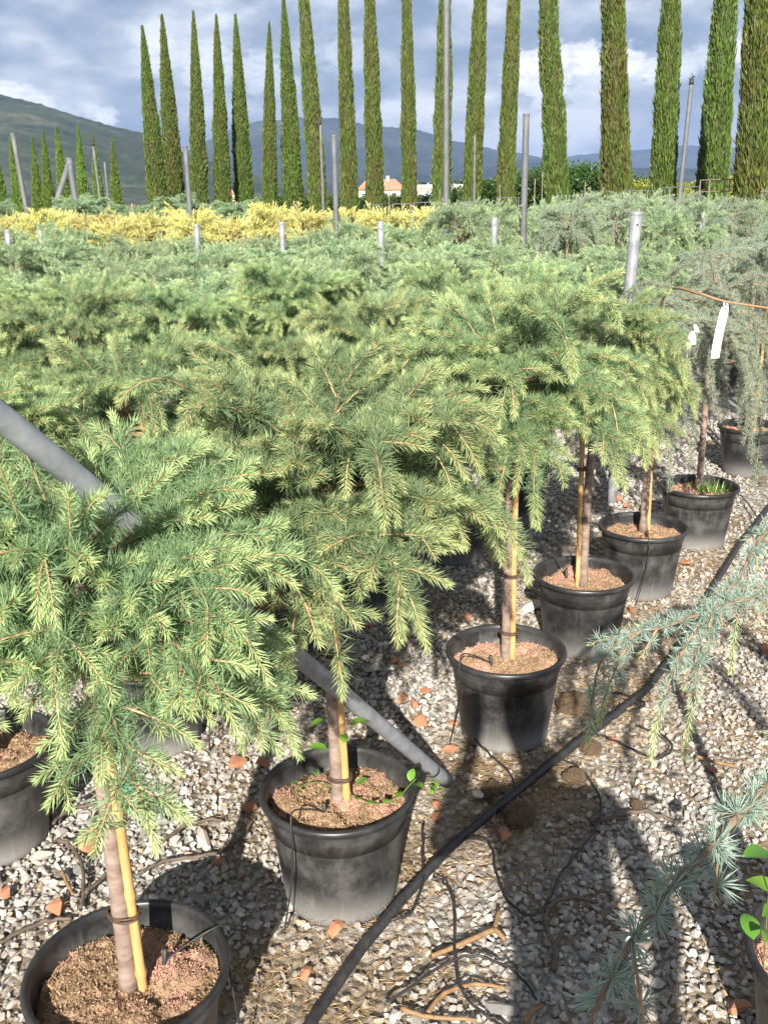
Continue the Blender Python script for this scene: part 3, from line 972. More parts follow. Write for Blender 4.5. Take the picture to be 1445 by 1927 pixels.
NEAR = CR['near']
GR1 = 'green grafted cedars in black pots along the front row'
potted('nearest potted cedar in the bottom left corner, its pot cut by the frame', *ROW1[0], NEAR[0], GR1, 2.7, 0.88, 1.06, 2, -0.25, (0.42, 0.62), variant=0, drip=-1.1)
potted('central potted cedar with small green weeds growing in its pot', *ROW1[1], NEAR[1], GR1, 2.2, 1.06, 1.0, 2, -0.2, (0.33, 0.66), variant=1, drip=2.6)
potted('third potted cedar of the front row, dark shadow on its clean black pot', *ROW1[2], NEAR[2], GR1, 4.1, 1.0, 1.03, 2, -0.3, (0.36, 0.55), variant=2, drip=2.2)
potted('fourth cedar of the front row, in a pot whitened by dust specks', *ROW1[3], NEAR[3], GR1, 5.2, 0.85, 1.04, 2, 3.4, (0.7,), variant=3, drip=0.7)
BL = CR['blue']
GRB = 'weeping blue cedars on bamboo canes'
tree5 = potted('weeping blue cedar standing just behind the dusty fourth pot', *ROW1[4], BL[0], GRB, 0.3, 1.0, 1.0, 2, 0.3, (0.55, 0.85), name='weeping_cedar', variant=4, drip=3.0)
potted('weeping blue cedar in a pot with grass growing on its soil', *ROW1[5], BL[1], GRB, 2.0, 1.0, 1.02, 2, 0.5, (0.5, 0.9), name='weeping_cedar', variant=5, drip=2.0)
potted('weeping cedar in the big dusty pot at the right edge, two canes', *ROW1[6], BL[2], GRB, 3.9, 1.0, 1.05, 2, 0.2, (0.55, 0.8), name='weeping_cedar', variant=6, drip=2.0)
ROW2_LABELS = ['potted cedar at the left edge, muddy pot half out of frame', 'cedar of the second row between the left edge and the leaning pipe',
               'cedar of the second row with its pot behind the central trunk', 'cedar of the second row rising behind the central crown',
               'cedar of the second row rising behind the third crown', 'cedar of the second row whose dark pot shows behind the third crown']
for k_, ((x, y), lb) in enumerate(zip(ROW2, ROW2_LABELS)):
    potted(lb, x, y, NEAR[(k_ + 2) % 4], 'green grafted cedars of the second row', 1.7 * k_ + 0.6, 0.84, 0.97 + 0.02 * (k_ % 3), 2, 1.0 * k_, (0.5,), variant=k_ + 1)

# the massed rows behind
rf = np.random.default_rng(77)
count = {}
for row in range(-1, 18):
    for c_ in range(-14, 26):
        u = c_ * 0.74 + (row % 2) * 0.33 + rf.normal() * 0.06
        v = row * 0.93 + rf.normal() * 0.05
        if row in (0, 1) and u < 5.0:
            continue
        p = P1 + U * u + VV * v
        x, y = float(p[0]), float(p[1])
        if row == -1 and (y < 8.5):
            continue
        dist = y
        if dist < 2.2 or dist > 15.4:
            continue
        half = 0.40 * (y * 0.953 + 0.3) + 0.55
        if abs(x) > half:
            continue
        if (x - 2.227) ** 2 + (y - 5.833) ** 2 < 0.3:
            continue
        if v < 0.5 and y < 5.6:
            continue
        if 4.0 < y < 9.5 and rf.random() < 0.11:
            continue                      # gaps where a plant has been sold
        var = int(rf.integers(0, 12))
        rz = rf.random() * 6.28
        sc = rf.uniform(0.80, 1.0)
        fl = bool(rf.random() < 0.5)
        right = x > 0.235 * y + 0.30
        if right and y < 9.8:
            if y > 8.2 and rf.random() < 0.5:
                cr, nm, gp, lb = CR['bluefar'][var % 2], 'blue_cedar', 'low blue cedars of the right rear rows', 'low blue-grey cedar massed behind the weeping ones, right rear rows'
            else:
                cr, nm, gp, lb = BL[var % 3], 'weeping_cedar', 'weeping blue cedars of the right rows', 'weeping blue-grey cedar in the rows beyond the white tag'
            zs = rf.uniform(0.88, 1.0)
            det = 1
        elif y > 12.0 and x < 0.045 * y + 0.2 and y < 14.6:
            cr, nm, gp, lb = CR['gold'][var % 2], 'golden_cedar', 'golden cedars in the band before the cypresses', 'golden yellow cedar in the bright band before the cypresses'
            zs = rf.uniform(1.06, 1.2)
            det = 0
        elif y > 9.8 and x >= 0.045 * y + 0.2:
            cr, nm, gp, lb = CR['bluefar'][var % 2] if rf.random() < 0.35 else CR['far'][var % 3], 'grey_cedar', 'grey-green cedars of the far right rows', 'grey-green cedar massed at the far right below the cypresses'
            zs = rf.uniform(1.08, 1.24)
            det = 0
        elif y < 5.2:
            cr, nm, gp, lb = NEAR[var % 4], 'potted_cedar', 'green cedars of the third and fourth rows', 'green potted cedar in the rows just behind the left corner trees'
            zs = rf.uniform(0.98, 1.10)
            det = 1
        else:
            cr, nm, gp, lb = CR['far'][var % 3], 'potted_cedar', 'grey-green cedars massed across the middle rows', 'grey-green cedar massed in the middle rows before the golden band'
            zs = rf.uniform(0.82, 1.03) if y < 9.5 else rf.uniform(0.88, 1.04)
            det = 1 if y < 9.0 else 0
        sx_ = x / (0.953 * y + 0.2) / 0.39
        side_ = 'at the left edge' if sx_ < -0.75 else 'left of centre' if sx_ < -0.3 else 'in the middle' if sx_ < 0.2 else 'right of centre' if sx_ < 0.7 else 'at the right edge'
        if nm == 'potted_cedar' and y >= 5.2:
            dep_ = 'nearer rows' if y < 7.4 else 'middle rows' if y < 9.4 else 'last rows before the golden band'
            lb = 'grey-green massed cedar %s of the field, %s' % (side_, dep_)
        elif nm == 'golden_cedar':
            lb = 'golden yellow cedar %s of the bright band, %s line' % (side_, 'front' if y < 12.6 else 'back')
        elif nm == 'grey_cedar':
            lb = 'tall grey-green cedar %s, %s rows below the cypresses' % (side_, 'nearer' if y < 12.5 else 'rearmost')
        else:
            count_k = sum(v for k, v in count.items() if k == nm)
            lb = lb + ', %s of them by row' % ['first', 'second', 'third', 'fourth', 'fifth', 'sixth', 'seventh', 'eighth', 'ninth', 'tenth'][min(count_k, 9)]
            if nm == 'potted_cedar':
                lb = 'green potted cedar behind the second row, %s, about %d metres off' % (side_, round(y))
        potted(lb, x, y, cr, gp, rz, sc, zs, det, rf.random() * 6.28, (0.6,) if det else (), nm, var, flip=fl)
        count[nm] = count.get(nm, 0) + 1
print('massed', count)

# ------------------------------------------------------------------ the blue cedar across the path, its boughs reaching into view
def bough(fo, wo, P, r, sp, rad, lat=0.05, lat_len=(0.03, 0.07), tipnew=0.05, hangs=()):
    P = spline(P, 26)
    wo.tube(P, np.linspace(rad, rad * 0.35, len(P)), 8, (0.1, 0.4, 0.75))
    foliate(fo, P, tipnew, sp, r, 1.0, 1.0, s0=0.03, newness=0.4)
    tot = np.linalg.norm(np.diff(P, axis=0), axis=1).sum()
    s = 0.08
    sd = 1
    while s < tot - 0.03:
        p_, t_, _ = along(P, np.array([s]))
        d2 = rot_about(t_[0], UP, sd * r.uniform(0.5, 1.0)) + np.array([0, 0, r.uniform(-0.5, 0.15)])
        tw = grow(p_[0], d2, r.uniform(*lat_len), 1.3, 5, r, 0.1)
        wo.tube(tw, np.linspace(0.0022, 0.001, len(tw)), 5, (0.5, r.random(), 0.0))
        foliate(fo, tw, 0.012, sp, r, 1.0, 1.0, s0=0.004, newness=0.8)
        s += r.uniform(0.6, 1.4) * lat
        sd = -sd
    for f, L in hangs:
        p_, t_, _ = along(P, np.array([tot * f]))
        hg = grow(p_[0], t_[0] * 0.6 + np.array([0, 0, -0.8]), L, 3.0, 9, r, 0.07)
        wo.tube(hg, np.linspace(0.0018, 0.0009, len(hg)), 5, (0.4, 0.5, 0.3))
        foliate(fo, hg, L * 0.45, SP['strand'], r, 1.0, 1.0, s0=0.005, newness=1.0)


SP['slim'] = dict(gap=0.0125, n=22, ln=(0.017, 0.023), ngap=0.0012, nl=(0.011, 0.016), w=0.0015, ang=0.75)
SP['strand'] = dict(gap=0.010, n=20, ln=(0.016, 0.023), ngap=0.0009, nl=(0.012, 0.017), w=0.0018, ang=0.75)
ra = np.random.default_rng(55)
fo, wo = Geo(), Geo()
HEAD = (TREE_A[0], TREE_A[1], 1.16)
bough(fo, wo, [HEAD, (0.70, 1.25, 1.12), (0.578, 1.068, 1.065), (0.484, 0.984, 1.05), (0.405, 0.909, 1.045), (0.324, 0.839, 1.024), (0.264, 0.79, 1.001), (0.220, 0.75, 0.975), (0.19, 0.721, 0.948), (0.172, 0.70, 0.915)],
      ra, SP['branch'], 0.0068, 0.075, (0.03, 0.075))
bough(fo, wo, [HEAD, (0.75, 1.46, 1.11), (0.695, 1.434, 1.083), (0.583, 1.387, 1.066), (0.488, 1.353, 1.054), (0.41, 1.326, 1.04), (0.35, 1.306, 1.035), (0.309, 1.287, 1.005), (0.293, 1.265, 0.945)],
      ra, SP['slim'], 0.0042, 0.06, (0.04, 0.09), 0.05, ((0.62, 0.26), (0.80, 0.15), (0.95, 0.09)))
bough(fo, wo, [HEAD, (0.78, 1.52, 1.19), (0.66, 1.493, 1.17), (0.588, 1.45, 1.13), (0.546, 1.413, 1.08), (0.506, 1.385, 1.05), (0.47, 1.356, 0.97), (0.471, 1.336, 0.91)],
      ra, SP['slim'], 0.0038, 0.06, (0.04, 0.09), 0.05, ((0.55, 0.2), (0.7, 0.28)))
bough(fo, wo, [HEAD, (0.80, 1.30, 1.14), (0.70, 1.16, 1.05), (0.60, 1.09, 0.93), (0.545, 1.05, 0.83)], ra, SP['slim'], 0.0038, 0.06, (0.03, 0.07), 0.05, ((0.8, 0.18),))
for a_ in (-0.4, 0.5, -1.2):
    L = ra.uniform(0.3, 0.5)
    pts = [HEAD, (HEAD[0] + math.cos(a_) * L * 0.5, HEAD[1] + math.sin(a_) * L * 0.5, 1.22), (HEAD[0] + math.cos(a_) * L, HEAD[1] + math.sin(a_) * L, 1.08), (HEAD[0] + math.cos(a_) * L * 1.15, HEAD[1] + math.sin(a_) * L * 1.15, 0.85)]
    bough(fo, wo, pts, ra, SP['branch'], 0.006, 0.05, (0.05, 0.12), 0.05, ((0.6, 0.3), (0.85, 0.25)))
for geo in (fo, wo):
    geo.V = [v - np.array([TREE_A[0], TREE_A[1], 0.0]) for v in geo.V]
treeA = potted('glaucous blue cedar across the path, boughs hanging into the right foreground', *TREE_A, (fo.mesh('glaucous_boughs', M['bluebranch']), wo.mesh('glaucous_limbs', M['twig'], True)),
               GRB, 0.0, 1.0, 1.0, 2, 0.4, (0.5,), name='weeping_cedar', variant=2, drip=2.9)

# ------------------------------------------------------------------ pipes, tubes and canes on the ground
def lay(name, label, cat, P, rad, mat, group=None, z=0.022, sides=10, n=None, wob=0.0, zs=None, taper=1.0):
    P = [(p[0], p[1], (zs[i] if zs else z)) if len(p) == 2 else p for i, p in enumerate(P)]
    n = n or len(P) * 7
    Q = spline(P, n)
    if wob:
        Q = Q + np.stack([vnoise(np.arange(n) * 0.35, np.zeros(n), 3), vnoise(np.arange(n) * 0.35, np.ones(n) * 9, 4), vnoise(np.arange(n) * 0.5, np.ones(n) * 19, 5)], -1) * wob - wob / 2
    gg = Geo()
    gg.tube(Q, np.linspace(rad, rad * taper, n), sides)
    return tag(link(name, gg.mesh(name, mat, True)), label, cat, group)


lay('irrigation_hose', 'thick black irrigation hose running along the gravel path', 'hose',
    [(-0.193, 1.558), (-0.114, 1.732), (-0.045, 1.859), (0.059, 2.036), (0.177, 2.205), (0.291, 2.343), (0.417, 2.495), (0.575, 2.674), (0.752, 2.871), (0.918, 3.068), (1.151, 3.449), (1.406, 3.922), (1.704, 4.447), (2.06, 5.018), (2.486, 5.68), (3.2, 6.9)],
    0.0130, M['tubing'], z=0.030, sides=16, n=90, wob=0.005)
THIN = [
    ('thin black drip tube below the third pot', [(0.27, 2.706), (0.312, 2.607), (0.35, 2.52), (0.36, 2.443), (0.341, 2.392)]),
    ('long thin black drip tube making a loop in the shaded gravel', [(0.511, 2.592), (0.564, 2.532), (0.588, 2.423), (0.579, 2.31), (0.533, 2.217), (0.472, 2.131), (0.417, 2.05), (0.386, 1.983), (0.359, 1.933), (0.324, 1.916), (0.296, 1.939), (0.271, 1.995), (0.263, 2.074), (0.264, 2.169), (0.24, 2.203), (0.199, 2.211)]),
    ('thin black drip tube crossing the forked orange stick', [(0.106, 2.059), (0.131, 2.038), (0.147, 1.98), (0.145, 1.854), (0.141, 1.757), (0.151, 1.681), (0.183, 1.63), (0.208, 1.602), (0.25, 1.55)]),
    ('thin black drip tube arching over the curved orange stick', [(-0.018, 1.652), (0.047, 1.706), (0.12, 1.765), (0.169, 1.786), (0.21, 1.784), (0.259, 1.751), (0.287, 1.7), (0.301, 1.656)]),
    ('thin black drip tube looped right of the hose', [(0.63, 2.741), (0.694, 2.692), (0.745, 2.628), (0.796, 2.579), (0.85, 2.61), (0.87, 2.661), (0.85, 2.718), (0.796, 2.768)]),
    ('short black drip tube bent beside the hose below the fourth pot', [(0.705, 2.981), (0.779, 2.989), (0.839, 2.939), (0.851, 2.903), (0.804, 2.869)]),
    ('thin black drip tube between the central pot and the hose', [(0.089, 2.276), (0.085, 2.163), (0.081, 2.059), (0.067, 1.982), (0.042, 1.927), (-0.002, 1.91)]),
    ('thin black drip tube beside the right edge pots', [(1.979, 5.322), (1.985, 5.168), (1.923, 4.8), (1.835, 4.596), (1.7, 4.5)]),
    ('thin black drip tube on the gravel left of the first trunk', [(-1.0, 2.75), (-0.93, 2.72), (-0.86, 2.62), (-0.83, 2.5), (-0.88, 2.42)]),
]
for lb, P in THIN:
    lay('drip_tube', lb, 'tube', P, 0.0035, M['tubing'], 'thin black drip tubes', 0.036, 7, wob=0.006)
BROWN = [
    ('brown dripline arched beside the first trunk', [(-0.923, 2.311), (-0.898, 2.374), (-0.837, 2.397), (-0.777, 2.395), (-0.728, 2.379)]),
    ('brown dripline curling down toward the nearest pot', [(-0.888, 2.245), (-0.844, 2.216), (-0.799, 2.145), (-0.762, 2.052), (-0.747, 1.981)]),
    ('brown dripline end left of the nearest pot', [(-0.95, 1.83), (-0.889, 1.872), (-0.847, 1.911), (-0.804, 1.934), (-0.757, 1.944)]),
    ('long brown dripline between the first and central pots', [(-0.637, 2.095), (-0.594, 2.135), (-0.529, 2.155), (-0.45, 2.174), (-0.397, 2.244), (-0.376, 2.319)]),
    ('brown dripline arch behind the pale triangular stone', [(-0.606, 2.223), (-0.567, 2.279), (-0.515, 2.313), (-0.458, 2.321)]),
    ('short brown dripline just behind the nearest pot rim', [(-0.754, 2.023), (-0.719, 2.091), (-0.689, 2.132)]),
]
for lb, P in BROWN:
    lay('dripline', lb, 'tube', P, 0.0050, M['brownpipe'], 'brown driplines', 0.030, 8, wob=0.008)
lay('root', 'dark crooked stick across the sunlit gravel strip', 'stick', [(0.541, 2.291), (0.606, 2.302), (0.67, 2.326), (0.734, 2.317), (0.783, 2.284)], 0.0075, M['brownpipe'], z=0.024, wob=0.012, taper=0.6)
rt = thing('root', 'dark forked root lying in the shaded gravel', 'root')
g = Geo(); g.tube(spline([(0.50, 1.975, .02), (0.445, 1.987, .025), (0.397, 1.973, .026), (0.365, 1.928, .026), (0.359, 1.875, .026), (0.37, 1.815, .026), (0.354, 1.76, .02)], 36), np.linspace(0.004, 0.0075, 36), 8)
link('stem', g.mesh('stem', M['brownpipe'], True), rt)
g = Geo(); g.tube(spline([(0.371, 1.824, .026), (0.385, 1.85, .03), (0.401, 1.874, .034)], 10), np.linspace(0.0065, 0.005, 10), 8)
link('side_root', g.mesh('side_root', M['brownpipe'], True), rt)
fk = thing('stick', 'forked orange-brown stick lying across the shade edge', 'stick', group='orange-brown cut sticks')
g = Geo(); g.tube(spline([(0.089, 1.803, .024), (0.148, 1.829, .028), (0.239, 1.878, .03)], 20), np.linspace(0.0055, 0.0068, 20), 9)
link('stem', g.mesh('stem', M['stick'], True), fk)
for P in ([(0.239, 1.878, .03), (0.246, 1.90, .033), (0.255, 1.931, .036)], [(0.239, 1.878, .03), (0.25, 1.858, .032), (0.259, 1.842, .03)]):
    g = Geo(); g.tube(spline(P, 10), np.linspace(0.0065, 0.005, 10), 8)
    link('fork', g.mesh('fork', M['stick'], True), fk)
for lb, P in [('curved orange-brown stick beside the grey slab', [(0.073, 1.637), (0.103, 1.682), (0.151, 1.708), (0.197, 1.713), (0.242, 1.703)]),
              ('straight orange-brown stick at the bottom edge', [(0.017, 1.651), (0.067, 1.629), (0.122, 1.622), (0.173, 1.618)]),
              ('short orange-brown stick right of the grey slab', [(0.269, 1.608), (0.293, 1.638), (0.314, 1.653)]),
              ('short orange-brown stick left of the nearest pot', [(-0.837, 2.115), (-0.811, 2.073), (-0.784, 2.027)]),
              ('thin brown twig right of the hanging strands', [(0.93, 2.60), (0.98, 2.565), (1.03, 2.54)])]:
    lay('stick', lb, 'stick', P, 0.0056, M['stick'], 'orange-brown cut sticks', 0.027, 8, taper=0.65, wob=0.0025)

# broken terracotta, peat clods and single large stones
SH = rock_templates(8, 10, 91, flat=0.55)
sh_mesh = []
for q, (Vt, Ft) in enumerate(SH):
    g = Geo(); g.add(Vt, Ft); sh_mesh.append(g.mesh('terracotta_shard', M['terracotta']))
shards = [(1.027, 2.999, .026), (0.105, 2.853, .03), (0.189, 2.679, .026), (0.301, 2.238, .034), (0.281, 2.321, .02), (0.048, 3.013, .028), (0.333, 3.683, .028), (-0.394, 2.39, .034), (-0.806, 2.281, .032), (-0.805, 2.224, .03),
          (-0.81, 1.989, .034), (-0.955, 2.05, .03), (-0.456, 2.625, .034), (-0.39, 2.617, .04), (-0.133, 1.899, .03), (0.698, 2.708, .024), (1.017, 3.734, .028), (1.393, 4.258, .03), (1.419, 3.342, .04), (1.056, 3.005, .022),
          (0.856, 1.874, .028), (0.725, 1.642, .03), (-0.192, 1.76, .022), (-0.446, 2.148, .022), (0.966, 2.535, .024), (0.132, 3.059, .024), (0.091, 2.967, .026), (0.024, 3.288, .03), (-0.677, 2.94, .026), (0.217, 2.839, .02),
          (0.131, 2.382, .024), (0.13, 2.33, .024), (-0.024, 3.865, .03), (0.447, 5.346, .036), (1.321, 5.272, .04), (1.335, 5.141, .03), (-0.078, 3.623, .03), (0.054, 3.26, .022), (0.34, 2.35, .018), (0.87, 3.35, .026)]
named = {3: 'split orange terracotta shard lying right under the hose', 7: 'terracotta shard leaning left of the central pot', 8: 'upper of two terracotta shards beside the first trunk', 9: 'lower of two terracotta shards beside the first trunk',
         13: 'pale tan tile fragment behind the left of the central pot', 12: 'dark tan tile fragment beside the pale one behind the central pot', 14: 'terracotta shard against the base of the central pot', 18: 'large terracotta shard at the right edge',
         1: 'terracotta shard right of the leaning pipe', 2: 'terracotta shard in front of the third pot, left side', 21: 'red-brown shard in the bottom right corner', 20: 'terracotta shard below the bright green leaves'}
rs = random.Random(5)
for q, (x, y, s) in enumerate(shards):
    o = link('terracotta_shard', sh_mesh[q % 8], None, (x, y, 0.022), (rs.uniform(-.3, .3), rs.uniform(-.3, .3), rs.uniform(0, 6.28)), (s * 1.12, s * 1.12, s * 1.12))
    tag(o, named.get(q, 'small terracotta shard %s' % ('in the gravel strip right of the hose' if (np.array([x, y]) - P1) @ VV < -0.42 else 'left of the hose near the front pots' if y < 2.6 else 'between the leaning pipe and the third pot' if y < 3.4 else 'far back under the crowns')), 'shard', 'broken terracotta shards')
for q, (x, y, s) in enumerate([(0.627, 2.929, .062), (0.354, 2.318, .05), (0.623, 2.664, .034), (0.544, 2.507, .034), (0.295, 2.447, .032), (0.693, 2.357, .022)]):
    r = np.random.default_rng(q + 40)
    bm = bmesh.new()
    bmesh.ops.create_icosphere(bm, subdivisions=4, radius=1.0)
    for v in bm.verts:
        c_ = v.co
        f = 0.75 + 0.6 * (fbm(c_.x * 2 + 5 + q, c_.y * 2 + c_.z * 1.7, q, 5)) * 0.9 - 0.2 + 0.30 * float(vnoise(c_.x * 9 + 3, c_.y * 9 + c_.z * 7, q))
        v.co = Vector((c_.x * f, c_.y * f * 0.85, max(c_.z * f * 0.75, -0.2)))
    me = bpy.data.meshes.new('peat_clod')
    bm.to_mesh(me); bm.free()
    me.materials.append(M['clod'])
    o = link('peat_clod', me, None, (x, y, 0.024), (0, 0, q * 1.1), (s, s, s))
    tag(o, ['large dark peat clod beside the hose below the fourth pot', 'brown peat clod just right of the hose in the shade', 'small dark peat clod right of the hose', 'round peat clod inside the looped drip tube',
            'brown peat clod left of the hose near the third pot', 'tiny dark peat crumb on the crooked stick'][q], 'clod', 'peat clods on the gravel')
ST = rock_templates(6, 14, 17, flat=0.6)
for q, (x, y, s, sc, tn, lb) in enumerate([(0.225, 1.654, .045, (1.1, .7, .6), (.0, .35, 0), 'flat grey stone slab at the bottom edge'), (0.256, 2.435, .026, (1, 1, .8), (1, 1, .1), 'round pale yellow stone left of the hose'),
                                           (-0.915, 2.194, .034, (1, .8, .6), (1, .8, .5), 'pale yellow foam-like chunk left of the first trunk'), (-0.498, 2.249, .05, (1.2, .55, .6), (1, .6, .2), 'large pale triangular stone left of the central pot'),
                                           (-0.044, 3.239, .045, (1.1, .7, .5), (.4, .5, .2), 'flat grey stone behind the leaning pipe'), (-0.478, 2.018, .038, (1.1, .8, .8), (0, .2, 0), 'dark grey stone behind the nearest pot rim'),
                                           (0.60, 3.78, .08, (1, .8, .9), (.9, .8, .3), 'big pale rock behind the third pot')]):
    Vt, Ft = ST[q % 6]
    g = Geo(); g.add(Vt * np.array(sc), Ft, tn)
    tag(link('stone', g.mesh('stone', M['gravel']), None, (x, y, 0.02), (0.1, 0.1, q * 1.7), (s, s, s)), lb, 'stone', 'single large stones')
g = Geo()
for q in range(5):
    r = np.random.default_rng(q)
    b0 = np.array([-0.775, 2.47, 0.03])
    P = spline([b0 + r.normal(size=3) * 0.012 + np.array([k * 0.018, 0, 0]) for k in range(4)], 16)
    g.tube(P, 0.002, 5)
tag(link('twine', g.mesh('twine', M['greenplastic'], True)), 'scrap of bright green twine left of the first trunk', 'twine')

# ------------------------------------------------------------------ steel posts and pipes
def post(label, x, y, top, rad, kind='steel_post', group=None, lean=(0, 0), mat=None, head=None, hole=False):
    t_ = thing(kind, label, 'post', (x, y, 0), 0, group)
    m_ = mat or M['steel']
    g = Geo()
    zs_ = np.linspace(-0.05, top, 12)
    g.tube(np.stack([lean[0] * (zs_ - top), lean[1] * (zs_ - top), zs_], -1), rad, 14)
    link('tube', g.mesh('post_tube', m_, True), t_)
    if hole:
        g = Geo(); g.tube([(0, -rad * 1.03, top - 0.06), (0, -rad * 0.9, top - 0.06)], rad * 0.2, 10)
        link('bolt_hole', g.mesh('bolt_hole', M['tubing']), t_)
    g = Geo()
    if head == 'sprinkler':
        g.tube([(0, 0, top), (0, 0, top + 0.10)], [rad * 1.1, rad * 0.9], 8)
        g.tube([(-0.05, 0, top + 0.11), (0, 0, top + 0.10), (0.05, 0, top + 0.16)], [0.012, 0.02, 0.012], 8)
        g.tube([(0, 0, top + 0.10), (0, 0, top + 0.2)], 0.009, 6)
        link('sprinkler', g.mesh('sprinkler', M['tubing'], True), t_)
    else:
        g.lathe([(rad * 1.06, top - 0.012), (rad * 1.10, top), (rad * 0.9, top + 0.006), (0.0, top + 0.006)], 14)
        link('cap', g.mesh('post_cap', m_, True), t_)
    return t_


PG = 'short galvanised posts standing among the cedars'
for lb, x, y, tp, ho in [('thickest steel post rising among the cedars right of centre', 1.322, 5.267, 1.558, True), ('steel post just left of centre among the cedars', 0.015, 8.9, 1.453, True), ('steel post with a hole right of the tall pole', 1.087, 9.64, 1.45, True),
                         ('thin steel post close beside the tall pole', 0.929, 12.4, 1.42, False), ('steel post below the third cypress', -1.87, 10.517, 1.42, False), ('steel post below the sixth cypress', -0.996, 10.52, 1.43, False),
                         ('steel post near the left edge of the golden band', -3.965, 12.0, 1.40, False), ('steel post at the left edge foot of the leaning pole', -3.807, 10.507, 1.40, False), ('leaning steel post at the right among blue cedars', 3.331, 10.538, 1.53, True)]:
    post(lb, x, y, tp, 0.030, 'steel_post', PG, hole=ho, lean=((0.03 if 'leaning' in lb or 'thickest' in lb else 0.0), 0))
TG = 'tall poles rising above the field'
post('tallest thin pole with a black head in front of the cypresses', 0.735, 11.199, 3.62, 0.032, 'tall_pole', TG, head='sprinkler', mat=M['steel_far'])
post('medium grey pole left of the red roof', -0.49, 11.87, 2.334, 0.032, 'tall_pole', TG, mat=M['steel_far'])
post('thick grey pole against the dark hedge', 1.532, 10.846, 2.446, 0.034, 'tall_pole', TG, mat=M['steel_far'])
post('thin pole in front of the eighth cypress', -1.276, 23.8, 3.252, 0.03, 'tall_pole', TG, mat=M['steel_far'], head='sprinkler')
post('thin pole in front of the thirteenth cypress', 2.748, 29.6, 3.3, 0.03, 'tall_pole', TG, mat=M['steel_far'])
post('thin leaning sprinkler pole between the cypresses at right', 5.909, 20.0, 3.58, 0.042, 'sprinkler_pole', TG, head='sprinkler', mat=M['steel_far'], lean=(0.035, 0))
post('grey pole between the second and third cypress', -2.407, 13.158, 2.315, 0.032, 'tall_pole', TG, mat=M['steel_far'])
post('thin sprinkler pole among the small cypresses', -6.408, 23.7, 2.883, 0.03, 'sprinkler_pole', TG, head='sprinkler', mat=M['steel_far'], lean=(-0.03, 0))
post('faint thin pole right of the small cypresses', -7.703, 29.5, 2.757, 0.03, 'tall_pole', TG, mat=M['steel_far'])
post('leaning grey pole at the left edge', -5.1, 14.76, 2.6, 0.034, 'tall_pole', TG, mat=M['steel_far'], lean=(-0.06, 0))
br = post('braced grey post among the small cypresses', -5.6, 19.0, 2.44, 0.055, 'braced_post', TG, mat=M['steel_far'], lean=(-0.05, 0))
g = Geo(); g.tube([(0.0, -0.02, 2.36), (-0.85, 0.1, 0.6), (-1.1, 0.15, 0.0)], 0.05, 10)
link('brace', g.mesh('brace', M['steel_far'], True), br)

# the pipe that leans down from the upper left to the ground behind the central pot
e_ = np.array([0.168, 2.49, 0.028])
dr = np.array([-0.291, -0.457, 0.545])
pp = thing('leaning_pipe', 'grey steel pipe leaning down from the left to the gravel', 'pipe', tuple(e_))
g = Geo()
s_ = np.linspace(0.0, 3.1, 40)
g.tube(s_[:, None] * dr + 0.012 * np.sin(s_ * 1.1)[:, None] * np.array([0, 0, 1.0]), 0.0202, 20)
link('tube', g.mesh('pipe_tube', M['steel'], True), pp)
g = Geo()
dn = dr / np.linalg.norm(dr)
g.tube([dn * 0.112, dn * 0.118, dn * 0.124], [0.0206, 0.0218, 0.0206], 20, cap=False)  # dark ring round the pipe, a little above its lower end
link('dark_ring', g.mesh('dark_ring', M['tubing'], True), pp)

# ------------------------------------------------------------------ labels, weeds
def hang_tag(label, x, y, z, w_, h_, rz):
    t_ = thing('plant_tag', label, 'tag', (x, y, z), rz, 'white plant tags')
    g = Geo()
    n = 10
    zz = np.linspace(0, -h_, n)
    yy = 0.012 * np.sin(np.linspace(0, 2.2, n))
    xx = -0.10 * (-zz)
    V = []
    for q in range(n):
        for sx in (-1, 1):
            for sy in (0.0, 0.0012):
                V.append((xx[q] + sx * w_ / 2 * (0.75 if q == 0 else 1), yy[q] + sy, zz[q]))
    F = []
    for q in range(n - 1):
        a = q * 4
        F += [(a, a + 2, a + 6, a + 4), (a + 1, a + 5, a + 7, a + 3), (a, a + 4, a + 5, a + 1), (a + 2, a + 3, a + 7, a + 6)]
    g.add(V, F)
    link('strip', g.mesh('tag_strip', M['paper'], True), t_)
    g = Geo()
    a = np.linspace(0, 2 * PI, 17)
    g.tube(np.stack([0.006 * np.cos(a), 0.012 * np.sin(a) * 0.6, 0.008 + 0.011 * np.sin(a)], -1), 0.003, 6, cap=False)
    link('loop', g.mesh('tag_loop', M['paper'], True), t_)


hang_tag('long white plastic tag hanging from a bare cedar limb', 1.21, 3.50, 1.265, 0.033, 0.18, 0.15)
hang_tag('small white tag half hidden by the fourth crown', 1.10, 3.46, 1.19, 0.045, 0.05, 0.5)


g = Geo()
g.tube(spline([(0, 0, 1.18), (-0.01, -0.18, 1.30), (0.02, -0.42, 1.308), (0.104, -0.478, 1.282), (0.28, -0.48, 1.25), (0.36, -0.50, 1.20)], 30), np.linspace(0.0065, 0.0028, 30), 8, (0.2, 0.5, 0.4))
link('bare_limb', g.mesh('bare_limb', M['twig'], True), tree5)


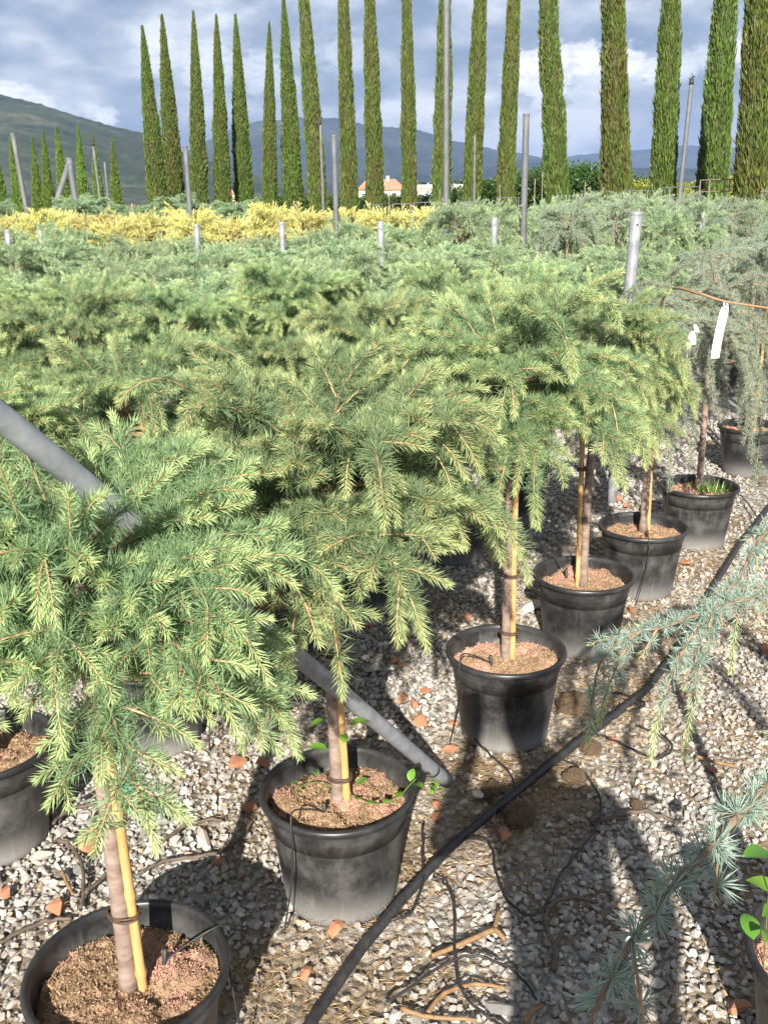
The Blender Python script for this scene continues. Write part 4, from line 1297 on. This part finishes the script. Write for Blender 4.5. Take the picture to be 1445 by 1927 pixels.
def leaf_mesh(L, W, seed):
    g = Geo()
    n = 7
    t = np.linspace(0, 1, n)
    wv = np.sin(np.clip(t, 0, 1) ** 0.8 * PI) ** 0.8 * W / 2
    zc = 0.18 * L * np.sin(t * PI * 0.8)
    V = []
    for q in range(n):
        V += [(-wv[q], t[q] * L, zc[q] + wv[q] * 0.25), (0, t[q] * L, zc[q]), (wv[q], t[q] * L, zc[q] + wv[q] * 0.25)]
    F = []
    for q in range(n - 1):
        a = q * 3
        F += [(a, a + 1, a + 4, a + 3), (a + 1, a + 2, a + 5, a + 4)]
    g.add(V, F, (0.4 + 0.4 * (seed % 2), 0.5, 0))
    return g.mesh('leaf', M['weed'], True)


LEAF = [leaf_mesh(0.030, 0.019, 0), leaf_mesh(0.030, 0.019, 1)]


def weed(name, label, loc, leaves, stem=None):
    t_ = thing(name, label, 'weed', loc)
    if stem is not None:
        g = Geo(); g.tube(spline(stem, 40), 0.0014, 5, (0.5, 0.5, 0))
        link('stem', g.mesh('weed_stem', M['weed'], True), t_)
    for q, (x, y, z, rz, s, tilt) in enumerate(leaves):
        link('leaf', LEAF[q % 2], t_, (x, y, z), (tilt, 0, rz), (s, s, s))


cx, cy = ROW1[1]
lv = [(-0.095, 0.03, .285, 1.9, .8, .3), (-0.085, 0.005, .283, 2.2, .8, .2), (-0.055, 0.07, .285, .4, .7, .4), (-0.03, -0.01, .29, 2.6, .8, .5), (0.045, 0.02, .29, -1.2, 1.1, .2), (0.05, -0.035, .285, 3.0, .9, .6), (0.085, -0.05, .283, 3.3, 1.0, .7),
      (0.115, -0.055, .287, 3.0, 1.0, .8), (0.145, -0.04, .293, 3.4, 1.0, .9), (0.175, 0.0, .31, -.4, 1.1, .6), (0.185, -0.02, .315, -2.5, 1.1, .1), (-0.02, 0.0, .40, 1.5, 1.6, .0), (0.035, 0.03, .45, -1.3, 1.5, -.1), (0.0, 0.0, .46, .3, 1.2, .9), (-0.025, 0.02, .47, 1.9, 1.2, -.4), (0.02, -0.02, .43, 3.0, 1.2, 1.0)]
weed('creeping_weed', 'small-leaved green weed creeping over the soil of the central pot', (cx, cy, 0.0), lv,
     [(-0.10, 0.04, .275), (-0.06, 0.05, .28), (-0.02, 0.02, .285), (0.04, -0.02, .285), (0.09, -0.045, .28), (0.14, -0.04, .29), (0.175, -0.01, .308), (0.19, 0.0, .318)])
r_ = random.Random(3)
weed('leafy_weed', 'bright green broad-leaved weed at the right edge by the corner pot', (0.70, 1.52, 0.0),
     [(0.0 + r_.uniform(-.03, .03), r_.uniform(-.03, .03), 0.30 + 0.035 * q, q * 2.4, 2.0 + r_.uniform(-.3, .3), r_.uniform(-.1, .3)) for q in range(8)], [(0.02, 0, 0.01), (0.01, 0.0, 0.2), (0, 0, 0.42), (0.0, 0, 0.56)])
weed('seedling', 'small green seedling on the gravel right of the central pot', (0.135, 2.42, 0.015), [(r_.uniform(-.02, .02), r_.uniform(-.04, .04), .012 + .006 * q, q * 2.1, 0.7, .2) for q in range(9)])
g = Geo()
N = 110
a = rg.random(N) * 2 * PI
B = np.stack([0.05 + 0.07 * rg.normal(size=N) * 0.6, -0.02 + 0.06 * rg.normal(size=N) * 0.6, np.full(N, 0.262)], -1)
g.needles(B, norm(np.stack([np.cos(a) * 0.5, np.sin(a) * 0.5, np.ones(N)], -1)), rg.uniform(0.03, 0.09, N), 0.004, np.stack([rg.random(N), rg.random(N), np.zeros(N)], -1), rg)
tag(link('grass_tuft', g.mesh('grass_tuft', M['weed']), None, (ROW1[5][0], ROW1[5][1], 0)), 'tuft of grass growing in the sixth pot of the row', None, None, 'stuff')

# ------------------------------------------------------------------ cypresses
def cypress_geo(seed, Hh, Rr, n, brown=0.5, ln=(0.10, 0.19), power=2.7):
    r = np.random.default_rng(seed)
    g = Geo()

    def prof(t):
        return Rr * np.maximum(1 - t ** power, 0) ** 0.85 * (0.9 + 0.1 * np.minimum(t / 0.12, 1)) * (1.04 - 0.22 * t)
    t = r.random(n) ** 1.12
    a = r.random(n) * 2 * PI
    lump = 0.74 + 0.50 * fbm(a * 1.6, t * Hh * 2.2, seed, 3)
    rad = prof(t) * lump * r.uniform(0.80, 1.03, n)
    out = np.stack([np.cos(a), np.sin(a), np.zeros(n)], -1)
    tang = np.stack([-np.sin(a), np.cos(a), np.zeros(n)], -1)
    B = out * rad[:, None] + np.array([0, 0, 1.0]) * (t * (Hh - 0.15))[:, None]
    flare = r.uniform(0.05, 0.42, n)
    D = norm(np.array([0, 0, 1.0]) + out * flare[:, None] + tang * r.normal(size=n)[:, None] * 0.25)
    bn = np.clip((fbm(a * 1.3 + 3, t * Hh * 1.4, seed + 5, 4) - 0.5 + (brown - 0.5) * 0.5) * 4, 0, 1) * r.random(n)
    T = np.stack([np.clip(lump * 1.8 - 1.3 + r.normal(size=n) * 0.2, 0, 1), r.random(n), bn], -1)
    L = r.uniform(*ln, n) * (1 - 0.35 * t)
    g.needles(B, D, L, L * 0.30, T, r)
    # spiky outliers
    k_ = n // 22
    ix = r.integers(0, n, k_)
    g.needles(B[ix], norm(D[ix] + out[ix] * 0.55), L[ix] * 1.35, L[ix] * 0.22, T[ix], r)
    # dark inner foliage core, added to block light, with a pointed tip
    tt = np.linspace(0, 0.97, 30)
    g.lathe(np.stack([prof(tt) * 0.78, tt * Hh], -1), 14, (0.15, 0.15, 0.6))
    return g


CY = [cypress_geo(s, 8.0, 0.40, 15000, b) for s, b in ((1, .48), (2, .66), (3, .32), (4, .54))]
CYM = [c.mesh('cypress_column', M['cypress']) for c in CY]
CYS = [cypress_geo(s, 5.0, 0.38, 6000, 0.2, (0.10, 0.2), 1.15).mesh('young_cypress_column', M['cypress_young']) for s in (8, 9)]
g = Geo(); g.tube([(0, 0, -0.1), (0, 0, 0.5), (0, 0, 3)], [0.11, 0.09, 0.05], 10)
CTR = g.mesh('cypress_trunk', M['bark'], True)
cyp = [(-8.496, 39.865, 7.81, -0.008), (-8.762, 44.551, 8.95, 0.007), (-7.257, 42.07, 8.64, 0.036), (-6.466, 43.0, 8.66, 0.028), (-5.78, 44.534, 8.9, 0.01), (-4.52, 43.0, 8.36, 0.049), (-3.604, 44.0, 9.51, -0.009), (-2.496, 43.245, 9.9, -0.041),
       (-1.316, 47.291, 10.9, -0.006), (-0.156, 50.437, 11.4, -0.009), (1.508, 50.428, 11.4, -0.004), (2.707, 44.488, 10.6, 0.02), (4.159, 45.828, 11.0, 0.033), (5.156, 42.002, 10.6, 0.026), (6.239, 35.992, 9.6, -0.087), (6.689, 29.061, 8.8, -0.07),
       (8.66, 31.475, 9.2, -0.023), (9.717, 30.209, 8.9, 0.001), (8.805, 24.356, 8.3, -0.055)]
wid = [38, 34, 36, 30, 34, 30, 33, 35, 32, 30, 30, 34, 33, 36, 42, 52, 48, 50, 62]
brown = [1, 1, 3, 0, 2, 0, 2, 1, 1, 3, 3, 0, 0, 3, 0, 1, 2, 2, 1]
ordn = ['first', 'second', 'third', 'fourth', 'fifth', 'sixth', 'seventh', 'eighth', 'ninth', 'tenth', 'eleventh', 'twelfth', 'thirteenth', 'fourteenth', 'fifteenth', 'sixteenth', 'seventeenth', 'eighteenth', 'nineteenth']
for q, (x, y, tp, ln_) in enumerate(cyp):
    t_ = thing('cypress_tree', '%s from the left of the tall columnar cypresses' % ordn[q], 'tree', (x - 1.6 * math.tan(ln_), y, 0), 0, 'tall columnar cypresses in a row')
    t_.rotation_euler = (0, ln_, 0)
    link('trunk', CTR, t_)
    s = tp / 8.0 * (1.25 if q >= 7 else 1.0)
    sw = (0.95 + 0.08 * math.sin(q * 2.3)) * (0.88 if q in (3, 5) else 1.0)
    link('crown', CYM[brown[q]], t_, (0, 0, 0.12), (0, 0, q * 1.3), (sw, sw, s))
for q, (x, y, tp, ln_) in enumerate([(-22.153, 60.742, 5.05, 0.012), (-21.09, 60.736, 5.38, -0.016), (-24.071, 72.876, 6.1, 0.038), (-21.133, 66.247, 6.09, 0.028), (-17.016, 56.051, 5.52, 0.003), (-17.403, 60.716, 5.94, 0.037), (-19.647, 72.852, 6.37, 0.002), (-18.447, 72.846, 6.07, 0.015)]):
    t_ = thing('young_cypress', '%s from the left of the small bright green cypresses' % ordn[q], 'tree', (x, y, 0), 0, 'small green cypresses at far left')
    t_.rotation_euler = (0, ln_, 0)
    link('trunk', CTR, t_)
    link('crown', CYS[q % 2], t_, (0, 0, 0.1), (0, 0, q * 1.7), (1.3, 1.3, tp / 5.0))

# larger weeping green cedars behind the golden band at the left
fo, wo = spread_crown(61, q=0.45, wq=2.6, head=1.7, wood=False, n_limb=21, reach=(0.7, 1.0), top=0.25, droop=0.8, new=0.6)
BIG = (fo.mesh('tall_cedar_crown', M['deodar_far']), wo.mesh('tall_cedar_limbs', M['twig'], True))
for q, (x, y, s) in enumerate([(-6.4, 17.0, 0.86), (-5.2, 17.6, 0.88), (-4.35, 18.2, 0.82), (-3.45, 18.0, 0.90), (-2.6, 18.8, 0.84), (-5.8, 20.5, 0.91), (-7.4, 18.4, 0.90), (-1.6, 19.5, 0.73)]):
    t_ = thing('weeping_green_cedar', 'tall weeping green cedar behind the golden band, %s from the left' % ordn[[1, 3, 4, 5, 6, 2, 0, 7][q]], 'tree', (x, y, 0), 0, 'weeping green cedars behind the golden band')
    link('trunk', TRUNK[q % 3], t_, scale=(1.5, 1.5, 1.6))
    link('limbs', BIG[1], t_, rot=(0, 0, q * 1.4), scale=(s, s, s))
    link('crown', BIG[0], t_, rot=(0, 0, q * 1.4), scale=(s, s, s))


# ------------------------------------------------------------------ hedge trees, vines, racks and buildings
def leafy(seed, n, leaf, lob=9, flat=1.0):
    """leaf-covered shrub inside a unit-size lumpy volume, z 0..1"""
    r = np.random.default_rng(seed)
    g = Geo()
    c0 = np.stack([r.uniform(-.3, .3, lob), r.uniform(-.3, .3, lob), r.uniform(.3, .78, lob)], -1)
    rad = r.uniform(.16, .28, lob)
    w_ = r.integers(0, lob, n)
    d = norm(r.normal(size=(n, 3)))
    rr_ = rad[w_] * r.random(n) ** 0.25 * r.uniform(0.9, 1.12, n)
    B = c0[w_] + d * rr_[:, None]
    B[:, 2] = np.clip(B[:, 2], 0.02, None)
    D = norm(d + r.normal(size=(n, 3)) * 0.6 + np.array([0, 0, 0.3]))
    L = r.uniform(0.7, 1.3, n) * leaf
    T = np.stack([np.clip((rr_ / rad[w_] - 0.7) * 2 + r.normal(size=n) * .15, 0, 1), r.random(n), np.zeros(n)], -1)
    g.needles(B, D, L, L * 0.5, T, r, mid=0.5)
    return g


LH = [leafy(s, 6500, 0.045, 16).mesh('laurel_crown', M['laurel']) for s in (1, 2, 3)]
VH = [leafy(s, 3000, 0.07, 12).mesh('vine_crown', M['vine']) for s in (4, 5)]
g = Geo(); g.tube([(0, 0, -0.02), (0.02, 0, 0.25), (0, 0, 0.5)], [0.03, 0.024, 0.014], 8)
STEM = g.mesh('shrub_stem', M['bark'], True)


def shrub(name, label, x, y, w_, h_, me, q, group):
    t_ = thing(name, label, 'shrub', (x, y, 0), 0, group)
    link('trunk', STEM, t_, scale=(w_, w_, h_))
    link('crown', me, t_, rot=(0, 0, q * 1.9), scale=(w_, w_, h_))


for q, (azd, dist, w_, h_) in enumerate([(6.2, 62, 4.4, 2.9), (7.4, 64, 4.4, 3.1), (8.6, 62, 4.6, 3.1), (9.8, 64, 4.8, 3.6), (11.1, 62, 4.6, 3.6), (12.2, 64, 4.6, 3.3), (13.4, 66, 4.4, 2.9), (3.0, 68, 4.4, 2.05), (4.2, 70, 4.4, 2.05), (5.2, 66, 4.4, 2.3), (1.6, 70, 4.4, 1.95), (0.2, 72, 4.4, 1.95), (-1.2, 74, 4.4, 2.0), (-3.0, 76, 4.4, 2.2), (-5.0, 78, 4.6, 2.1), (-7.0, 80, 4.6, 2.1)]):
    shrub('laurel_tree', '%s from the left of the %s in the far hedge' % (ordn[[0, 1, 2, 3, 4, 5, 6, 6, 7, 8, 5, 4, 3, 2, 1, 0][q]], 'tall dark laurels' if azd > 6 else 'low dark laurels'), dist * math.sin(R(azd)), dist * math.cos(R(azd)), w_, h_, LH[q % 3], q, 'laurels of the far dark hedge')
for q, (azd, dist, w_, h_) in enumerate([(14.2, 52, 2.6, 2.25), (15.1, 53, 2.6, 2.3), (16.1, 52, 2.6, 2.2), (17.2, 53, 2.6, 2.25), (18.2, 52, 2.6, 2.3), (19.2, 53, 2.6, 2.5), (20.4, 52, 2.6, 2.3), (21.6, 52, 2.6, 2.3)]):
    shrub('vine', '%s from the left of the yellow-green vines at far right' % ordn[q], dist * math.sin(R(azd)), dist * math.cos(R(azd)), w_, h_, VH[q % 2], q, 'yellow-green vines at far right')

BAR = {}


def bar(parent, name, a, b, rad, mat):
    a, b = np.array(a, float), np.array(b, float)
    L = np.linalg.norm(b - a)
    key = (round(L, 3), rad, mat.name)
    if key not in BAR:
        g = Geo(); g.tube([(0, 0, 0), (0, 0, L / 2), (0, 0, L)], rad, 6)
        BAR[key] = g.mesh('rack_bar', mat, True)
    o = link(name, BAR[key], parent, tuple(a))
    o.rotation_euler = Vector(b - a).to_track_quat('Z', 'Y').to_euler()
    return o


for q, (azd, dist, w_, h_, mt) in enumerate([(10.5, 30, .72, 1.62, 'steel_far'), (11.9, 30, .8, 1.66, 'rust'), (14.3, 28, .62, 1.72, 'steel_far'), (18.5, 27, .75, 1.95, 'rust'), (16.5, 29, .8, 1.8, 'steel_far'), (2.6, 33, .7, 1.5, 'steel_far'), (5.4, 33, .62, 1.5, 'steel_far'), (7.2, 32, .6, 1.6, 'steel_far'), (-0.3, 34, .6, 1.45, 'steel_far'), (1.3, 34, .6, 1.46, 'rust')]):
    t_ = thing('metal_rack', 'metal rack frame standing below the cypresses, %s counting from the right' % ordn[[4, 3, 2, 0, 1, 6, 5, 4, 8, 7][q]], 'rack', (dist * math.sin(R(azd)), dist * math.cos(R(azd)), 0), 0, 'metal rack frames below the cypresses')
    for sx in (-1, 1):
        for sy in (0, 1):
            bar(t_, 'upright', (sx * w_ / 2, sy * w_, 0), (sx * w_ / 2, sy * w_, h_), 0.016, M[mt])
    for z in (h_, h_ - 0.28, h_ - 0.56, h_ - 0.9):
        for sy in (0, 1):
            bar(t_, 'rail', (-w_ / 2, sy * w_, z), (w_ / 2, sy * w_, z), 0.013, M[mt])
    bar(t_, 'divider', (0, 0, h_ - 0.9), (0, 0, h_), 0.016, M[mt])
for q, (azd, dist, h_) in enumerate([(8.6, 30, 2.1), (9.0, 31, 2.3), (11.3, 31, 2.0), (12.6, 30, 2.2), (6.7, 34, 2.0), (15.6, 33, 2.1), (3.4, 34, 1.9), (0.6, 36, 1.9)]):
    post('thin cane standing among the racks, %s from the right' % ordn[[3, 2, 1, 0, 4, 0, 5, 6][q]] if q != 5 else 'thin cane standing among the racks by the yellow vines', dist * math.sin(R(azd)), dist * math.cos(R(azd)), h_, 0.016, 'thin_cane', 'thin canes among the racks', mat=M['rust'])


def prism_roof(g, x0, x1, y0, y1, z0, z1, over, mat=0):
    ym = (y0 + y1) / 2
    V = [(x0 - over, y0 - over, z0), (x1 + over, y0 - over, z0), (x1 + over, y1 + over, z0), (x0 - over, y1 + over, z0), (x0 + (x1 - x0) * .18, ym, z1), (x1 - (x1 - x0) * .18, ym, z1)]
    g.add(V, [(0, 1, 5, 4), (2, 3, 4, 5)], mat=mat)
    g.add(V, [(1, 2, 5), (3, 0, 4)], mat=mat)


hs = thing('house', 'low house with a red clay roof between the cypresses', 'house', (0.6, 210, 0))
g = Geo(); g.box((-4.6, 0, 0), (4.6, 8, 3.4)); g.box((-0.2, -1.6, 0), (3.9, 0.003, 3.2))
link('wall', g.mesh('house_wall', M['wall']), hs)
g = Geo(); prism_roof(g, -4.6, 4.6, 0, 8, 3.4, 5.4, 0.4)
rfm = link('roof', g.mesh('house_roof', M['roof']), hs)
for x in (-0.6, 1.4):
    g = Geo(); g.box((x - .3, 3.2, 4.6), (x + .3, 3.9, 6.0))
    link('chimney', g.mesh('chimney', M['wall']), rfm)
g = Geo(); prism_roof(g, -0.2, 3.9, -1.6, 3.0, 3.2, 4.7, 0.3)
link('porch_roof', g.mesh('porch_roof', M['roof']), hs)
for x in (-3.4, -1.8, 0.8, 2.6):
    yy_ = -0.06 if x < 0 else -1.66
    g = Geo(); g.box((x - .45, yy_, 1.2), (x + .45, yy_ + 0.05, 2.6))
    link('window', g.mesh('house_window', M['glass']), hs)
sh = thing('shed', 'long white shed with a wavy vaulted roof right of the red roof', 'shed', (18.5, 255, 0))
g = Geo(); g.box((-9.5, 0, 0), (9.8, 18, 3.9))
link('wall', g.mesh('shed_wall', M['shed']), sh)
nb = 6
for q in range(nb):
    x0 = -9.5 + q * 19.3 / nb
    wq_ = 19.3 / nb
    a = np.linspace(0, PI, 9)
    V = np.concatenate([np.stack([x0 + wq_ / 2 - np.cos(a) * wq_ / 2, np.full(9, yv), 4.6 + np.sin(a) * 0.75], -1) for yv in (-0.3, 18.2)])
    F = [(k, k + 1, k + 10, k + 9) for k in range(8)]
    g = Geo(); g.add(V, F); g.box((x0 + 0.02, -0.25, 3.95), (x0 + wq_ - 0.02, 0.0, 4.62))
    link('roof_vault', g.mesh('roof_vault', M['shed']), sh)
g = Geo(); g.box((-9.6, -0.12, 2.9), (9.9, -0.03, 3.85))
link('dark_band', g.mesh('dark_band', M['shed_roof']), sh)
hs2 = thing('cottage', 'tiny pale house far off behind the fifth cypress', 'house', (-41, 290, 0))
g = Geo(); g.box((-2.4, 0, 0), (2.4, 5, 3.4)); link('wall', g.mesh('cottage_wall', M['wall']), hs2)
g = Geo(); prism_roof(g, -2.4, 2.4, 0, 5, 3.4, 4.6, 0.3); link('roof', g.mesh('cottage_roof', M['roof']), hs2)

# ------------------------------------------------------------------ the person taking the picture, whose shadow lies on the path
def skin_body(name, label, mats):
    J = {'pelvis': (0.26, -0.25, 0.98, .125), 'waist': (0.26, -0.245, 1.12, .12), 'chest': (0.25, -0.24, 1.34, .135), 'neckb': (0.235, -0.24, 1.53, .06), 'neck': (0.22, -0.225, 1.60, .052), 'head': (0.205, -0.20, 1.69, .078), 'crown': (0.20, -0.195, 1.775, .082), 'top': (0.20, -0.2, 1.83, .045),
         'shl': (0.07, -0.24, 1.47, .06), 'ell': (-0.045, -0.14, 1.30, .042), 'wrl': (0.05, -0.06, 1.50, .028), 'hdl': (0.065, -0.04, 1.565, .026),
         'shr': (0.43, -0.24, 1.46, .06), 'elr': (0.50, -0.22, 1.18, .043), 'wrr': (0.47, -0.10, 0.98, .03), 'hdr': (0.465, -0.06, 0.91, .028),
         'hipl': (0.17, -0.25, 0.90, .085), 'knl': (0.16, -0.23, 0.50, .056), 'anl': (0.155, -0.25, 0.08, .038), 'tol': (0.14, -0.10, 0.04, .032),
         'hipr': (0.35, -0.25, 0.90, .085), 'knr': (0.37, -0.23, 0.50, .056), 'anr': (0.38, -0.25, 0.08, .038), 'tor': (0.40, -0.10, 0.04, .032)}
    for k in range(4):
        J['f%d' % k] = (0.043 + 0.016 * k, -0.027, 1.635 - 0.004 * abs(k - 1), .0085)
    J['th'] = (0.027, -0.031, 1.58, .0095)
    E = [('pelvis', 'waist'), ('waist', 'chest'), ('chest', 'neckb'), ('neckb', 'neck'), ('neck', 'head'), ('head', 'crown'), ('crown', 'top'), ('chest', 'shl'), ('shl', 'ell'), ('ell', 'wrl'), ('wrl', 'hdl'), ('chest', 'shr'), ('shr', 'elr'), ('elr', 'wrr'), ('wrr', 'hdr'),
         ('pelvis', 'hipl'), ('hipl', 'knl'), ('knl', 'anl'), ('anl', 'tol'), ('pelvis', 'hipr'), ('hipr', 'knr'), ('knr', 'anr'), ('anr', 'tor')] + [('hdl', 'f%d' % k) for k in range(4)] + [('hdl', 'th')]
    names = list(J)
    me = bpy.data.meshes.new('body')
    me.from_pydata([J[n][:3] for n in names], [(names.index(a), names.index(b)) for a, b in E], [])
    me.update()
    o = link(name, me)
    md = o.modifiers.new('skin', 'SKIN')
    lay_ = me.skin_vertices[0] if me.skin_vertices else None
    if lay_ is None:
        bpy.context.view_layer.objects.active = o
        bm = bmesh.new(); bm.from_mesh(me); bm.verts.layers.skin.verify(); bm.to_mesh(me); bm.free()
        lay_ = me.skin_vertices[0]
    for n, sv in zip(names, lay_.data):
        sv.radius = (J[n][3], J[n][3])
        sv.use_root = n == 'pelvis'
    sb = o.modifiers.new('smooth', 'SUBSURF')
    sb.levels = sb.render_levels = 2
    me.materials.append(mats)
    o.location = (-0.055, 0.0, 0.02)
    return tag(o, label, 'person')


skin_body('person', 'person in dark clothes holding up a phone, whose shadow falls on the path', M['cloth_dark'])
ph = thing('phone', 'slim dark phone held up in one hand', 'phone', (0.0, -0.012, 1.65))
g = Geo(); g.box((-0.037, -0.008, -0.068), (0.037, -0.0005, 0.068))
link('case', g.mesh('phone_case', M['tubing']), ph)
